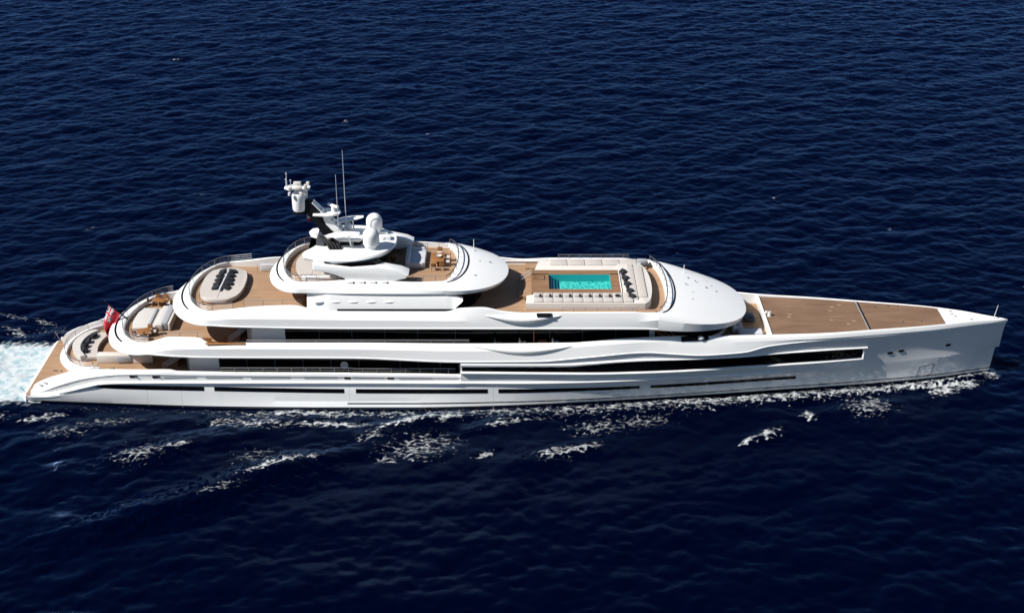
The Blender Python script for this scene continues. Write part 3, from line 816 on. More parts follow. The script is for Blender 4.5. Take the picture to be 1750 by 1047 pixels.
s5 = arc(-25.0, s0x, 4.6, 12.25, 12.3) + side([(s0x, 4.6, 12.3), (-7.1, 4.6, 12.35)], 80)
s0 = [(p[0], p[1] - .01, 13.0) for p in s1]
shell("sun_deck_bulwark", [s0, s1, lerp_row(s1, s2, .5, .04), s2, lerp_row(s2, s3, .5, .08), s3, lerp_row(s3, s4a, .5), s4a, s4, s5], M['white'], yacht, angle=11)
deck_between("sun_deck", s0 + [(-6.0, 4.2, 13.0)], 13.02, M['teak'], yacht)
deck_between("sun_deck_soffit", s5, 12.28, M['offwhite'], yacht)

def farc(tip, xc, b, z0, z1, n=2.0, N=30):
    """front arc from the side (xc, b, z0) to the tip (tip, 0, z1)"""
    out = []
    for i in range(N + 1):
        a = math.pi / 2 * i / N
        c, s_ = math.cos(a), math.sin(a)
        out.append((xc + (tip - xc) * s_ ** (2 / n), b * max(c, 0) ** (2 / n) + (.0 if i < N else .0), z0 + (z1 - z0) * s_ ** (2 / n)))
    return out
# forward roof of the sun deck
sr3 = farc(-.38, -7.1, 5.88, 12.98, 12.56, 2.1)
sr4 = farc(-.5, -7.1, 5.88, 12.55, 12.28, 2.1)
sr5 = farc(-1.6, -7.1, 4.6, 12.35, 12.2, 2.1)
sr6 = farc(-3.5, -7.1, 2.0, 12.33, 12.3, 2.1)
sri = farc(-5.75, -7.1, 4.72, 13.52, 13.75, 2.0)
srj = farc(-5.95, -7.1, 4.5, 13.52, 13.75, 2.0)
srk = farc(-5.97, -7.1, 4.48, 13.0, 13.0, 2.0)
crown = [lerp_row(sr3, sri, s, .16) for s in (.04, .12, .25, .4, .55, .7, .85)]
shell("sun_deck_roof", [sr6, sr5, sr4, sr3] + crown + [sri, srj, srk], M['white'], yacht, angle=30)
def roof_slot(name, A, B, s, bulge, w, skip, lift=.03, mat=None):
    row = lerp_row(A, B, s, bulge)[skip:]
    pts = [(p[0], -p[1], p[2]) for p in row] + [p for p in reversed(row[:-1])]
    mb = MB(); ribbon(mb, pts, w, lift)
    mb.build(name, mat or M['black'], yacht, smooth=False)
roof_slot("roof_slot", sr3, sri, .80, .16, .16, 2)

# forward roof over the bridge
br3 = farc(25.5, 15.3, 7.05, 10.15, 8.50, 2.35, 40)
br4 = farc(25.35, 15.3, 7.05, 8.95, 8.12, 2.35, 40)
br5 = farc(24.0, 15.3, 5.0, 9.0, 8.2, 2.2, 40)
br6 = farc(20.0, 15.3, 2.0, 9.0, 8.8, 2.2, 40)
bri = farc(16.75, 15.3, 6.45, 10.72, 10.72, 1.9, 40)
brj = farc(16.55, 15.3, 6.3, 10.72, 10.72, 1.9, 40)
brk = farc(16.53, 15.3, 6.28, 10.15, 10.15, 1.9, 40)
bcr = [lerp_row(br3, bri, s, .22) for s in (.03, .1, .2, .35, .5, .65, .8, .92)]
shell("bridge_roof", [br6, br5, br4, br3] + bcr + [bri, brj, brk], M['white'], yacht, angle=30)
deck_between("pool_deck_forward", brk, 10.18, M['teak'], yacht)
roof_slot("roof_slot", br3, bri, .90, .22, .16, 4)
for (x, y) in ((19.5, 3.0), (20.2, 2.2), (19.0, 1.0), (20.5, .9), (21.3, 1.3), (21.8, .9), (22.4, 1.0), (19.6, -.6), (22.0, -.9), (19.4, -2.3), (21.6, -2.8), (21.6, 3.2), (22.0, 2.2), (-3.5, .5), (-2.4, .7), (-3.9, -3.0), (-4.1, 3.2)):
    # height of the roof: intersect by nearest crown sample
    best = min(((q[0] - x) ** 2 + (abs(q[1]) - abs(y)) ** 2, q[2]) for r in (bcr + crown) for q in r)
    mb = MB(); mb.box((x, y, best[1] + .03), (.26, .12, .08), bev=.03, rz=.4)
    mb.build("roof_fitting", M['grey'], yacht)
for (x, y, z) in ((-4.2, 3.4, 13.2), (19.2, 4.5, 9.6)):
    mb = MB(); mb.tube([(x, y, z), (x, y, z + 1.45)], .035, 5)
    mb.build("roof_antenna", M['white'], yacht)

# slots in the terrace fascias
slot("fascia_slot", u2, u3, .50, .24, 5.1, yacht, .06, .05)
slot("fascia_slot", p2, p3, .52, .25, 5.2, yacht, .07, .05)
slot("fascia_slot", s2, s3, .55, .25, 4.3, yacht, .08, .05)

# ---- balconies bulging from the sides
def bulge(name, x0, x1, ztop, zbot, ybase, out, parent, depth=.5):
    for s in (-1, 1):
        rows = [[], [], [], [], [], []]
        n = 36
        for i in range(n + 1):
            f = i / n
            x = x0 + (x1 - x0) * f
            k = math.sin(math.pi * f) ** 0.8
            k2 = math.sin(math.pi * f) ** 1.3
            yb = ybase(x)
            rows[0].append((x, s * (yb - .55), ztop(x) + .02))
            rows[1].append((x, s * (yb - .2 + out * .4 * k), ztop(x) + .02))
            rows[2].append((x, s * (yb + out * .85 * k), ztop(x) - .22 * k2))
            rows[3].append((x, s * (yb + out * k), ztop(x) - (ztop(x) - zbot) * .45 * k2 - .05))
            rows[4].append((x, s * (yb + out * .75 * k), ztop(x) - (ztop(x) - zbot) * .8 * k2 - .1))
            rows[5].append((x, s * (yb - .3), ztop(x) - (ztop(x) - zbot) * k2 - .12))
        mb = MB(); mb.quads(rows); mb.build(name, M['white'], parent, angle=60)
bulge("balcony", -4.2, 6.4, lambda x: 7.13, 6.15, lambda x: 7.18, .55, yacht)
bulge("balcony", -2.8, 5.2, lambda x: 10.62, 9.75, lambda x: 6.9, .50, yacht)
for s in (-1, 1):
    mb = MB(); mb.box((3.35, s * 7.02, 10.72), (1.55, .5, .10), rx=-s * .35, bev=.02)
    mb.build("balcony_vent", M['black'], yacht, smooth=False)

# ---- deckhouses
def house(name, plan, z0, z1, mat, parent, bev=0.0):
    mb = MB(); mb.prism(plan, z0, z1, bev=bev); return mb.build(name, mat, parent, angle=40)
def plan_sym(pts):          # pts aft -> forward, half breadths
    return [(x, -y) for x, y in pts] + [(x, y) for x, y in reversed(pts)]
mh = house("main_deckhouse", plan_sym([(-35.2, 4.3), (-34.6, 5.55), (-5.6, 5.8), (-5.6, .1), ][:3]), 2.97, 5.73, M['white'], yacht)
uh = house("upper_deckhouse", plan_sym([(-28.4, 4.2), (-27.6, 5.35), (-5, 5.55), (8, 5.5), (13, 5.3), (17, 5.0), (18, 4.85)]), 6.14, 9.19, M['white'], yacht)
mb = MB(); mb.prism(plan_sym([(18.0, 4.85), (20, 4.5), (22.3, 3.4), (23.4, 1.8), (23.7, .01)]), 6.14, 8.55); mb.build('wheelhouse', M['white'], uh)
ph = house("owner_deckhouse", plan_sym([(-21.6, 4.2), (-20.6, 5.3), (-7.0, 5.5), (-5.2, 4.9), (-4.0, 3.4), (-3.4, 1.6), (-3.2, .01)]), 10.19, 12.27, M['white'], yacht)
def wall_band(name, pts, z0, z1, parent, mat, off=.03):
    """glazing band standing proud of a deckhouse wall, on both sides"""
    for s in (-1, 1):
        mb = MB()
        mb.quads([[(x, s * (y + off), z1) for x, y in pts], [(x, s * (y + off), z0) for x, y in pts]])
        g = bmesh.ops.extrude_face_region(mb.bm, geom=mb.bm.faces[:])
        bmesh.ops.translate(mb.bm, vec=(0, -s * (off + .03), 0), verts=[v for v in g['geom'] if isinstance(v, bmesh.types.BMVert)])
        o = mb.build(name, mat, parent, smooth=False)
        yield s, o
def mullions(par, pts, xs, z0, z1, s, w=.07):
    f = pchip(pts)
    for x in xs:
        mb = MB(); mb.box((x, s * (f(x) + .05), (z0 + z1) / 2), (w, .04, z1 - z0 - .1))
        mb.build("mullion", M['mullion'], par, smooth=False)
mp_ = [(-31.4, 5.62), (-20, 5.7), (-5.7, 5.8)]
for s, o in wall_band("glass_wall", mp_, 3.0, 5.70, mh, M['glass']):
    mullions(o, mp_, [-28.4, -25.4, -22.4, -19.4, -16.4, -12.0, -10.0, -7.7], 3.0, 5.7, s)
up_ = [(-24.1, 5.40), (-15, 5.48), (-5, 5.55), (8, 5.5), (13, 5.3), (14.6, 5.19)]
for s, o in wall_band("glass_wall", up_, 6.2, 9.17, uh, M['glass']):
    mullions(o, up_, [-20.5, -17, -13.5, -10, -6.0, 4, 7.5, 11], 6.2, 9.17, s)
bp_ = [(15.2, 5.14), (17, 5.0), (20, 4.5), (22.3, 3.4), (23.4, 1.8), (23.7, .01)]
mb = MB()
bw = [(x + (.04 if x > 21 else 0), -(y + .035)) for x, y in bp_] + [(x + (.04 if x > 21 else 0), y + .035) for x, y in reversed(bp_)]
mb.quads([[(x, y, 9.0 if x < 18 else 8.6) for x, y in bw], [(x, y, 6.75 if x > 21 else 6.3) for x, y in bw]])
bg_ = mb.build("wheelhouse_glazing", M['glass'], uh, smooth=False)
for (x, y) in ((17, 5.0), (20, 4.5), (22.3, 3.4)):
    for s in (-1, 1):
        mb = MB(); mb.box((x, s * (y + .07), 7.7), (.09, .09, 2.0)); mb.build("mullion", M['mullion'], bg_, smooth=False)
# owner's house: white side casing with wedge front, louvre scoops and a black slot
for s in (-1, 1):
    xs = np.linspace(-21.5, -5.15, 60)
    rows = [[], [], [], [], []]
    for x in xs:
        e = min(1, (x + 21.5) / 2.6); e = e * e * (3 - 2 * e)
        top = 12.5 if x < -6.75 else 12.5 - (x + 6.75) * .35
        bot = 10.85 if x < -6.2 else 10.85 + (x + 6.2) * 1.05
        yt = 5.72 - .55 * (1 - e)
        yb = 6.28 - .35 * (1 - e)
        rows[0].append((x, s * (yt - .45), top)); rows[1].append((x, s * yt, top))
        rows[2].append((x, s * (yt + (yb - yt) * .55 + .06), (top * .5 + bot * .5))); rows[3].append((x, s * yb, bot)); rows[4].append((x, s * (yb - .6), bot - .05))
    mb = MB(); mb.quads(rows)
    for e in (0, -1):
        mb.bm.faces.new([mb.bm.verts.new(r[e]) for r in rows])
    pc = mb.build("side_casing", M['white'], yacht, angle=30)
    mb = MB(); mb.box((-12.2, s * 6.31, 10.98), (12.2, .08, .15)); mb.build("casing_slot", M['black'], pc, smooth=False)
    for i in range(5):
        x = -20.3 + i * 1.86
        mb = MB(); mb.ball((x, s * 6.0, 11.74), .5, (1.25, .30, .26), 14)
        mb.build("air_scoop", M['white'], pc)
    for i in range(4):
        x = -16.9 + i * 1.18
        mb = MB(); mb.box((x, s * 5.3, 13.66), (.6, .16, .07), bev=.03); lv = mb.build("louvre", M['white'], yacht)
        mb = MB(); mb.box((x + .34, s * 5.32, 13.68), (.10, .18, .12)); mb.build("louvre_slot", M['darkgrey'], lv)
op_ = [(-6.7, 5.5), (-5.2, 4.9), (-4.0, 3.4), (-3.4, 1.6), (-3.2, .01)]
mb = MB()
ow = [(x + .04, -(y + .035)) for x, y in op_] + [(x + .04, y + .035) for x, y in reversed(op_)]
mb.quads([[(x, y, 12.24) for x, y in ow], [(x, y, 10.24) for x, y in ow]]); mb.build("owner_glazing", M['glass'], ph, smooth=False)
# side stairs under the overhangs
for (x0, z0, z1, yc, wd) in ((-38.6, 2.97, 5.75, 5.25, 1.0), (-31.3, 6.14, 9.2, 5.1, 1.0)):
    for s in (-1, 1):
        mb = MB()
        n = 11
        for i in range(n):
            mb.box((x0 + i * .37, s * yc, z0 + (z1 - z0) * (i + .5) / n), (.38, wd, .10), bev=.015)
        mb.box((x0 + 1.85, s * (yc - wd / 2 - .03), (z0 + z1) / 2 - .15), (4.95, .06, .22), ry=-math.atan2(z1 - z0, 4.07))
        st = mb.build("side_stairs", M['varnish'], yacht, smooth=False)
        for k in range(3):
            mb = MB()
            h = .35 + .28 * k
            mb.tube([(x0 + 1.1, s * (yc + wd / 2), z0 + .25 + h), (x0 + 3.6, s * (yc + wd / 2), z0 + (z1 - z0) * .8 + h - .3)], .03, 5)
            mb.build("handrail", M['steel'], st)
# teak-lined aft bulkheads of the shaded lobbies
for (x, z0, z1, y) in ((-36.2, 2.98, 5.72, 4.2), (-29.2, 6.15, 9.18, 4.1), (-22.0, 10.2, 12.26, 4.1)):
    mb = MB(); mb.box((x, 0, (z0 + z1) / 2), (.12, 2 * y, z1 - z0)); b = mb.build("aft_bulkhead", M['varnish'], yacht, smooth=False)
    mb = MB(); mb.box((x - .08, 0, (z0 + z1) / 2), (.06, 3.6, z1 - z0 - .3)); mb.build("sliding_door", M['glass'], b, smooth=False)
# round signal disc on the walkway
mb = MB(); mb.lathe([(0, .05), (.36, .05), (.42, .02), (.42, -.04)], (-17.95, -5.95, 4.15), 24, Matrix.Rotation(math.pi / 2, 4, 'X')); mb.build("round_hatch", M['palegrey'], yacht)
# lobby counters on the main deck aft
for s in (-1, 1):
    mb = MB(); mb.box((-43.4, s * 3.0, 3.45), (3.6, .9, .95), bev=.06); mb.box((-40.3, s * 3.1, 3.45), (2.4, .8, .95), bev=.06)
    mb.build("deck_locker", M['offwhite'], yacht)
    mb = MB(); mb.box((-42.2, s * 3.52, 3.45), (1.6, .10, .7), bev=.03); mb.build("locker_front", M['grey'], yacht)

# ---- bulwark cap steps and doors beside the terraces
for s in (-1, 1):
    mb = MB(); mb.box((-30.2, s * 6.95, 7.30), (4.2, .34, .08), bev=.03); mb.build("teak_caprail", M['varnish'], yacht)
    mb = MB(); mb.box((-35.0, s * 4.6, 6.4), (5.6, .10, .62)); mb.build("glass_screen", M['varnish'], yacht)
    # bridge-wing cut-out: dark opening in the bulwark beside the wheelhouse
    mb = MB(); mb.box((19.3, s * 6.05, 7.54), (2.9, .74, .40), rz=s * -.12); mb.build("wing_opening", M['black'], yacht, smooth=False)
    mb = MB(); mb.ball((19.95, s * 6.25, 7.60), .38, (1, .7, .6), 14); mb.build("wing_light", M['white'], yacht)
    # stairs glimpsed ahead of the side deck
    mb = MB()
    for i in range(7):
        mb.box((14.3 + i * .3, s * 5.75, 9.1 - i * .26), (.32, .8, .06))
    mb.tube([(14.6, s * 6.2, 9.4), (16.9, s * 6.2, 7.7)], .03, 5); mb.tube([(15.2, s * 6.2, 9.4), (17.5, s * 6.2, 7.7)], .03, 5)
    mb.build("wing_stairs", M['varnish'], yacht, smooth=False)

# ---- pool platform
mb = MB()
fo = [(14.0 + 1.1 * math.cos(a), 4.9 * math.sin(a) - .15) for a in np.linspace(-math.pi / 2, math.pi / 2, 24)]
mb.prism([(11.75, -5.05)] + fo + [(11.75, 4.75)], 10.19, 11.10, bev=.06)
plat = mb.build("pool_platform", M['offwhite'], yacht)
mb = MB(); mb.prism([(1.45, -5.05), (11.75, -5.05), (11.75, -2.72), (2.45, -2.72), (2.3, -3.0), (1.55, -3.15)], 10.19, 11.10, bev=.05); mb.build("platform_side", M['offwhite'], plat)
mb = MB(); mb.prism([(2.4, 2.95), (11.75, 2.95), (11.75, 4.75), (14.2, 4.75), (15.0, 6.3), (4.2, 6.3), (2.9, 5.6)], 10.19, 10.92, bev=.05); mb.build("platform_side", M['offwhite'], plat)
mb = MB()
mb.box((6.9, -2.27, 10.68), (9.6, .9, .98)); mb.box((6.9, 2.40, 10.68), (9.6, 1.1, .98))
mb.box((3.05, .09, 10.68), (1.9, 3.82, .98)); mb.box((11.2, .09, 10.68), (1.0, 3.82, .98))
teakrim = mb.build("pool_surround", M['teak_pool'], plat, smooth=False)
mb = MB(); mb.box((2.9, 1.5, 11.185), (1.4, .06, .03)); mb.build("surround_seam", M['black'], teakrim)
mb = MB(); mb.box((2.9, .55, 11.185), (1.4, .06, .03)); mb.build("surround_seam", M['black'], teakrim)
mb = MB(); mb.box((3.55, 1.05, 11.185), (.06, .95, .03)); mb.build("surround_seam", M['black'], teakrim)
mb = MB(); mb.box((11.74, .1, 10.70), (.10, 5.66, 1.06), bev=.03); mb.build("surround_edge", M['white'], teakrim)
for s in (-1, 1):
    mb = MB(); mb.box((8.3, s * 5.72, 10.30), (13.6, 1.3, .22)); mb.build("side_walkway", M['teak'], plat, smooth=False)
# steps up to the pool
mb = MB()
for i in range(3):
    mb.box((1.0 + i * .45, .1, 10.19 + (i + 1) * .15), (.46, 5.4 - (0 if i else 1.2), .30 + i * .3 if False else .3))
mb.build("pool_steps", M['teak'], plat, smooth=False)
for y in (1.75, .85):
    mb = MB(); mb.tube([(.75, y, 10.2), (.85, y, 10.9), (2.2, y, 11.9), (2.45, y, 11.2)], .045, 6); mb.build("step_handrail", M['steel'], plat)

def caustic_tile_mat():
    m, n, l, p = new_mat("turquoise_caustic_tile")
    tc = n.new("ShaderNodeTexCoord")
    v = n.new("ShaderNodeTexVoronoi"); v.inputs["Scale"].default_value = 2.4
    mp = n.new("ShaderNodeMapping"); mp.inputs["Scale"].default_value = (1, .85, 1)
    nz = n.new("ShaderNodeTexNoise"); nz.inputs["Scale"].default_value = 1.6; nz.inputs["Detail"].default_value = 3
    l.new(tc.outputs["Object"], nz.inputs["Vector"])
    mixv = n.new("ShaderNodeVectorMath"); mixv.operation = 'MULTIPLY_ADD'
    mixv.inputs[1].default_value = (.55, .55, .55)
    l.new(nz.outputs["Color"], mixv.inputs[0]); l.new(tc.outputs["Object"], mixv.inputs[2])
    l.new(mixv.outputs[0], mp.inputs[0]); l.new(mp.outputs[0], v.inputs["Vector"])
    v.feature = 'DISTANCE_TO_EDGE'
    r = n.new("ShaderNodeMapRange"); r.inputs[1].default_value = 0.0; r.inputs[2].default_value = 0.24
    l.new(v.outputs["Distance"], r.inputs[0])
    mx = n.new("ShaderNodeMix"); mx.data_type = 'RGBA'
    mx.inputs[6].default_value = (0.12, 0.58, 0.51, 1); mx.inputs[7].default_value = (0.002, 0.27, 0.25, 1)  # pale cell edges: caustic light network painted into the tile colour
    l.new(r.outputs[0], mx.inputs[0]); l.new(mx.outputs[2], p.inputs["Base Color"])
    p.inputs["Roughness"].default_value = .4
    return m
M['tile'] = caustic_tile_mat()
M['tile_plain'] = plain("turquoise_tile", (0.02, 0.36, 0.36), .35, noise=.15, nscale=5)
M['tile_blue'] = plain("blue_step_tile", (0.006, 0.10, 0.15), .35, noise=.2, nscale=4)
def pool_water_mat():
    m = bpy.data.materials.new("pool_water"); m.use_nodes = True
    n, l = m.node_tree.nodes, m.node_tree.links
    n.clear()
    out = n.new("ShaderNodeOutputMaterial")
    tr = n.new("ShaderNodeBsdfTransparent"); tr.inputs[0].default_value = (.86, 1.0, 1.0, 1)
    gl = n.new("ShaderNodeBsdfGlossy"); gl.inputs["Roughness"].default_value = .05
    lw = n.new("ShaderNodeLayerWeight"); lw.inputs["Blend"].default_value = 0.5
    fr_out = math_node(n, l, 'ADD', 0.02, math_node(n, l, 'MULTIPLY', 0.6, math_node(n, l, 'POWER', lw.outputs["Facing"], 5.0)), clamp=True)
    nz = n.new("ShaderNodeTexNoise"); nz.inputs["Scale"].default_value = 3.0; nz.inputs["Detail"].default_value = 4
    tc = n.new("ShaderNodeTexCoord"); l.new(tc.outputs["Object"], nz.inputs["Vector"])
    b = n.new("ShaderNodeBump"); b.inputs["Strength"].default_value = .25; b.inputs["Distance"].default_value = .08
    l.new(nz.outputs[0], b.inputs["Height"]); l.new(b.outputs[0], gl.inputs["Normal"]); l.new(b.outputs[0], lw.inputs["Normal"])
    mx = n.new("ShaderNodeMixShader")
    l.new(fr_out, mx.inputs[0]); l.new(tr.outputs[0], mx.inputs[1]); l.new(gl.outputs[0], mx.inputs[2])
    l.new(mx.outputs[0], out.inputs[0])
    return m
pool = empty("swimming_pool", (7.2, 0, 10.2)); pool.parent = yacht
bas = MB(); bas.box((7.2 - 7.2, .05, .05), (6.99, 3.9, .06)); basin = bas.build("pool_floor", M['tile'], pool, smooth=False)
mb = MB(); mb.box((0, 1.84, .5), (6.98, .04, .88)); mb.build("pool_wall", M['tile_plain'], pool, smooth=False)
mb = MB(); mb.box((0, -1.80, .5), (6.98, .04, .88)); mb.build("pool_wall", M['tile_plain'], pool, smooth=False)
mb = MB(); mb.box((3.48, .02, .5), (.04, 3.6, .88)); mb.build("pool_wall", M['tile_plain'], pool, smooth=False)
mb = MB(); mb.box((-3.1, .02, .38), (.42, 3.6, .62)); mb.box((-2.72, .02, .28), (.34, 3.6, .42)); mb.box((-2.38, .02, .18), (.34, 3.6, .22)); mb.build("pool_step", M['tile_blue'], pool, smooth=False)
mb = MB(); mb.quads([[(-3.47, -1.77, .84), (3.47, -1.77, .84)], [(-3.47, 1.81, .84), (3.47, 1.81, .84)]]); link_bm("water_surface", mb.bm, pool_water_mat(), pool, smooth=False, recalc=False)

# ---- sun deck top: side casings, hardtop, mast
for s in (-1, 1):
    prof = [(-20.8, 15.55), (-16.8, 15.12), (-14.0, 15.28), (-11.6, 14.75), (-10.8, 14.35), (-11.0, 13.95), (-12.3, 13.55), (-17.4, 13.5), (-17.55, 13.95), (-18.3, 14.45), (-19.4, 14.9), (-20.8, 15.2)]
    rows = []
    for (yy, k) in ((3.3, .9), (3.6, 1.0), (4.35, 1.0), (4.75, .93), (4.9, .70)):
        cx, cz = -15.6, 14.3
        rows.append([(cx + (x - cx) * (1 if k > .8 else .97), s * yy, (z if k > .95 else 13.9 + (z - 13.9) * k)) for x, z in prof])
    mb = MB(); mb.quads(rows, closed=True)
    for r in (rows[0], rows[-1]):
        mb.bm.faces.new([mb.bm.verts.new(p) for p in r])
    pod = mb.build("arch_casing", M['white'], yacht, angle=38)
    mb = MB()
    mb.prism([(-19.6, s * 4.40), (-16.8, s * 4.52), (-14.3, s * 4.42), (-13.7, s * 3.9), (-14.6, s * 3.0), (-19.4, s * 3.0)], 15.08, 15.55)
    mb.build("arch_window", M['glass'], pod, smooth=False)
def hrow(tip, aft, b, ba, z, zt):
    pts = [(aft + 1.7, 0.01, z), (aft + 1.7, ba * .42, z), (aft + .25, ba * .66, z), (aft + .05, ba * .8, z), (aft + .3, ba, z), (aft + 1.8, ba + (b - ba) * .65, z), (aft + 3.4, b, z)]
    x0 = aft + 4.6
    for i in range(1, 25):
        a = math.pi / 2 * i / 24
        pts.append((x0 + (tip - x0) * math.sin(a), b * math.cos(a) ** .95 if i < 24 else .01, z + (zt - z) * math.sin(a) ** 2))
    return pts
h0 = hrow(-12.9, -21.8, 3.9, 3.0, 15.42, 15.6); h1 = hrow(-12.5, -22.05, 4.45, 3.5, 15.42, 15.65)
h2 = hrow(-12.25, -22.15, 4.58, 3.6, 15.72, 15.95); h3 = hrow(-12.35, -22.05, 4.4, 3.5, 15.92, 16.12)
h4 = hrow(-13.4, -21.4, 3.2, 2.7, 16.06, 16.22); h5 = hrow(-15, -20.5, 1.0, .9, 16.12, 16.22)
zero = lambda row: [(p[0], .001, p[2]) for p in row]
hardtop = shell("hardtop", [zero(h0), h0, h1, h2, h3, h4, h5, zero(h5)], M['white'], yacht, angle=35)
mb = MB(); mb.prism([(-19.8, -1.35), (-16.2, -1.35), (-15.8, -.6), (-15.8, .6), (-16.2, 1.35), (-19.8, 1.35)], 16.0, 16.62); rb = mb.build("roof_glazing", M['black'], yacht, smooth=False)
mb = MB(); mb.prism([(-20.3, -1.3), (-19.9, -1.55), (-16.1, -1.55), (-15.4, -.7), (-15.4, .7), (-16.1, 1.55), (-19.9, 1.55), (-20.3, 1.3)], 16.62, 16.86, bev=.08); mb.build("mast_plinth", M['white'], yacht)
mb = MB(); mb.prism([(-20.0, -.9), (-18.0, -1.05), (-17.0, -.5), (-17.0, .5), (-18.0, 1.05), (-20.0, .9)], 16.86, 17.0, bev=.04); mb.build("mast_foot", M['offwhite'], yacht)
mast = empty("mast", (0, 0, 0)); mast.parent = yacht
mb = MB()
A = [(-20.0, -.72, 16.95), (-17.7, -.62, 16.95), (-21.0, -.42, 20.6), (-22.6, -.42, 20.9)]
mb.quads([[A[0], A[1]], [A[3], A[2]]]); mb.quads([[mir(A[0]), mir(A[1])], [mir(A[3]), mir(A[2])]])
mb.quads([[A[0], A[3]], [mir(A[0]), mir(A[3])]])
mb.build("mast_side", M['black'], mast, smooth=False)
mb = MB()
B = [(-17.62, .74, 16.95), (-20.95, .55, 20.62)]
n_ = 8
rows = []
for i in range(n_ + 1):
    f = i / n_
    x = B[0][0] + (B[1][0] - B[0][0]) * f; z = B[0][2] + (B[1][2] - B[0][2]) * f; y = B[0][1] + (B[1][1] - B[0][1]) * f
    rows.append([(x, -y, z), (x + .06, -y * .5, z + .05), (x + .06, y * .5, z + .05), (x, y, z)])
mb.quads(rows)
g = bmesh.ops.extrude_face_region(mb.bm, geom=mb.bm.faces[:])
for v in [v for v in g['geom'] if isinstance(v, bmesh.types.BMVert)]:
    dpt = .12 + .70 * max(0, min(1, (19.6 - v.co.z) / 1.2)); v.co.x -= dpt; v.co.z -= dpt * .12
mb.build("mast_face", M['white'], mast)
for i in range(7):
    f = .12 + i * .11
    x = B[0][0] + (B[1][0] - B[0][0]) * f; z = B[0][2] + (B[1][2] - B[0][2]) * f
    mb = MB(); mb.box((x + .10, -.3, z + .08), (.1, .16, .14)); mb.build("mast_step", M['darkgrey'], mast, smooth=False)
mb = MB(); mb.prism([(-21.0, -.9), (-19.4, -1.1), (-18.3, -.7), (-18.1, 0), (-18.3, .7), (-19.4, 1.1), (-21.0, .9)], 19.28, 19.42, bev=.05); mb.build("radar_platform", M['white'], mast)
mb = MB(); mb.lathe([(0, .55), (.2, .55), (.24, .1), (.3, 0)], (-18.9, 0, 19.42), 14); mb.box((-18.9, 0, 20.1), (.30, 1.5, .26), rz=.9, bev=.08); mb.build("radar_scanner", M['white'], mast)
mb = MB(); mb.box((-18.6, -1.0, 19.5), (.5, .3, .3), bev=.08); mb.build("floodlight", M['offwhite'], mast)
dome_prof = lambda r, h: [(r * .72, 0), (r * .9, .06), (r, .3), (r, h - r)] + [(r * math.cos(a), h - r + r * math.sin(a)) for a in np.linspace(.2, math.pi / 2 - .15, 7)] + [(0, h)]
mb = MB(); mb.lathe(dome_prof(.74, 2.3), (-22.45, -.1, 19.6), 24); mb.build("satellite_dome", M['white'], mast)
mb = MB(); mb.lathe([(.28, 0), (.3, .4)], (-22.7, -.1, 19.22), 12); mb.box((-22.2, 0, 19.46), (1.9, 1.2, .28), bev=.08); mb.box((-21.55, 0, 20.2), (.9, .8, 1.3), bev=.1); mb.build("dome_bracket", M['black'], mast)
mb = MB(); mb.prism([(-23.9, -.2), (-23.2, -.8), (-22.4, -.35), (-21.6, -.75), (-21.2, -.3), (-21.2, .4), (-21.6, .8), (-22.4, .4), (-23.2, .8), (-23.9, .3)], 22.08, 22.2, bev=.05)
mb.box((-21.75, 0, 21.55), (.5, .5, 1.1), bev=.1)
mb.build("crosstree", M['white'], mast)
for (x, y, sx, sz) in ((-23.2, -.7, .4, .3), (-22.3, -.8, .7, .35), (-21.6, -.5, .3, .5), (-22.6, .5, .8, .4), (-21.5, .6, .35, .35)):
    mb = MB(); mb.box((x, y, 22.2 + sz / 2), (sx, .35, sz), bev=.07); mb.build("mast_instrument", M['offwhite'], mast)
for (x, y, h) in ((-23.6, -.2, 1.6), (-23.75, .2, .8), (-23.3, .4, .6)):
    mb = MB(); mb.tube([(x, y, 22.15), (x + .03, y, 22.15 + h)], .045, 5); mb.ball((x + .03, y, 22.2 + h), .09, seg=8); mb.build("mast_light", M['palegrey'], mast)
mb = MB(); mb.lathe([(0, .35), (.15, .3), (.18, 0), (0, 0)], (-23.25, -.9, 21.65), 10); mb.build("anchor_light", M['palegrey'], mast)
# arms sweeping forward
for s in (-1, 1):
    mb = MB(); rows = []
    for i in range(13):
        f = i / 12
        x = -19.6 + 3.6 * f; y = 1.75 + .45 * f; z = 17.35 + .55 * f ** .8
        w = .55 * math.sin(math.pi * min(.15 + f * .75, 1)) + .08; t = .22 * math.sin(math.pi * (.12 + .78 * f))
        rows.append([(x, s * (y + w * math.cos(a)), z + t * math.sin(a)) for a in np.linspace(0, 2 * math.pi, 11)[:-1]])
    mb.quads(rows, closed=True)
    for r in (rows[0], rows[-1]): mb.bm.faces.new([mb.bm.verts.new(p) for p in r])
    mb.tube([(-19.3, s * 1.6, 17.3), (-19.4, s * 1.3, 16.8)], .2, 6)
    mb.tube([(-17.2, s * 2.0, 17.7), (-17.0, s * 1.7, 16.1)], .09, 6)
    mb.build("mast_wing", M['white'], mast, angle=50)
for s in (-1, 1):
    mb = MB(); mb.lathe(dome_prof(.88, 1.95), (-14.85, s * 1.95, 16.42), 28); mb.build("satellite_dome", M['white'], yacht)
    mb = MB(); mb.lathe([(.7, 0), (.62, .4)], (-14.85, s * 1.95, 16.05), 20); mb.build("dome_base", M['white'], yacht)
mb = MB(); mb.lathe([(0, .7), (.35, .65), (.45, .2), (.3, 0)], (-17.6, 1.2, 16.86), 14); mb.build("small_dome", M['white'], yacht)
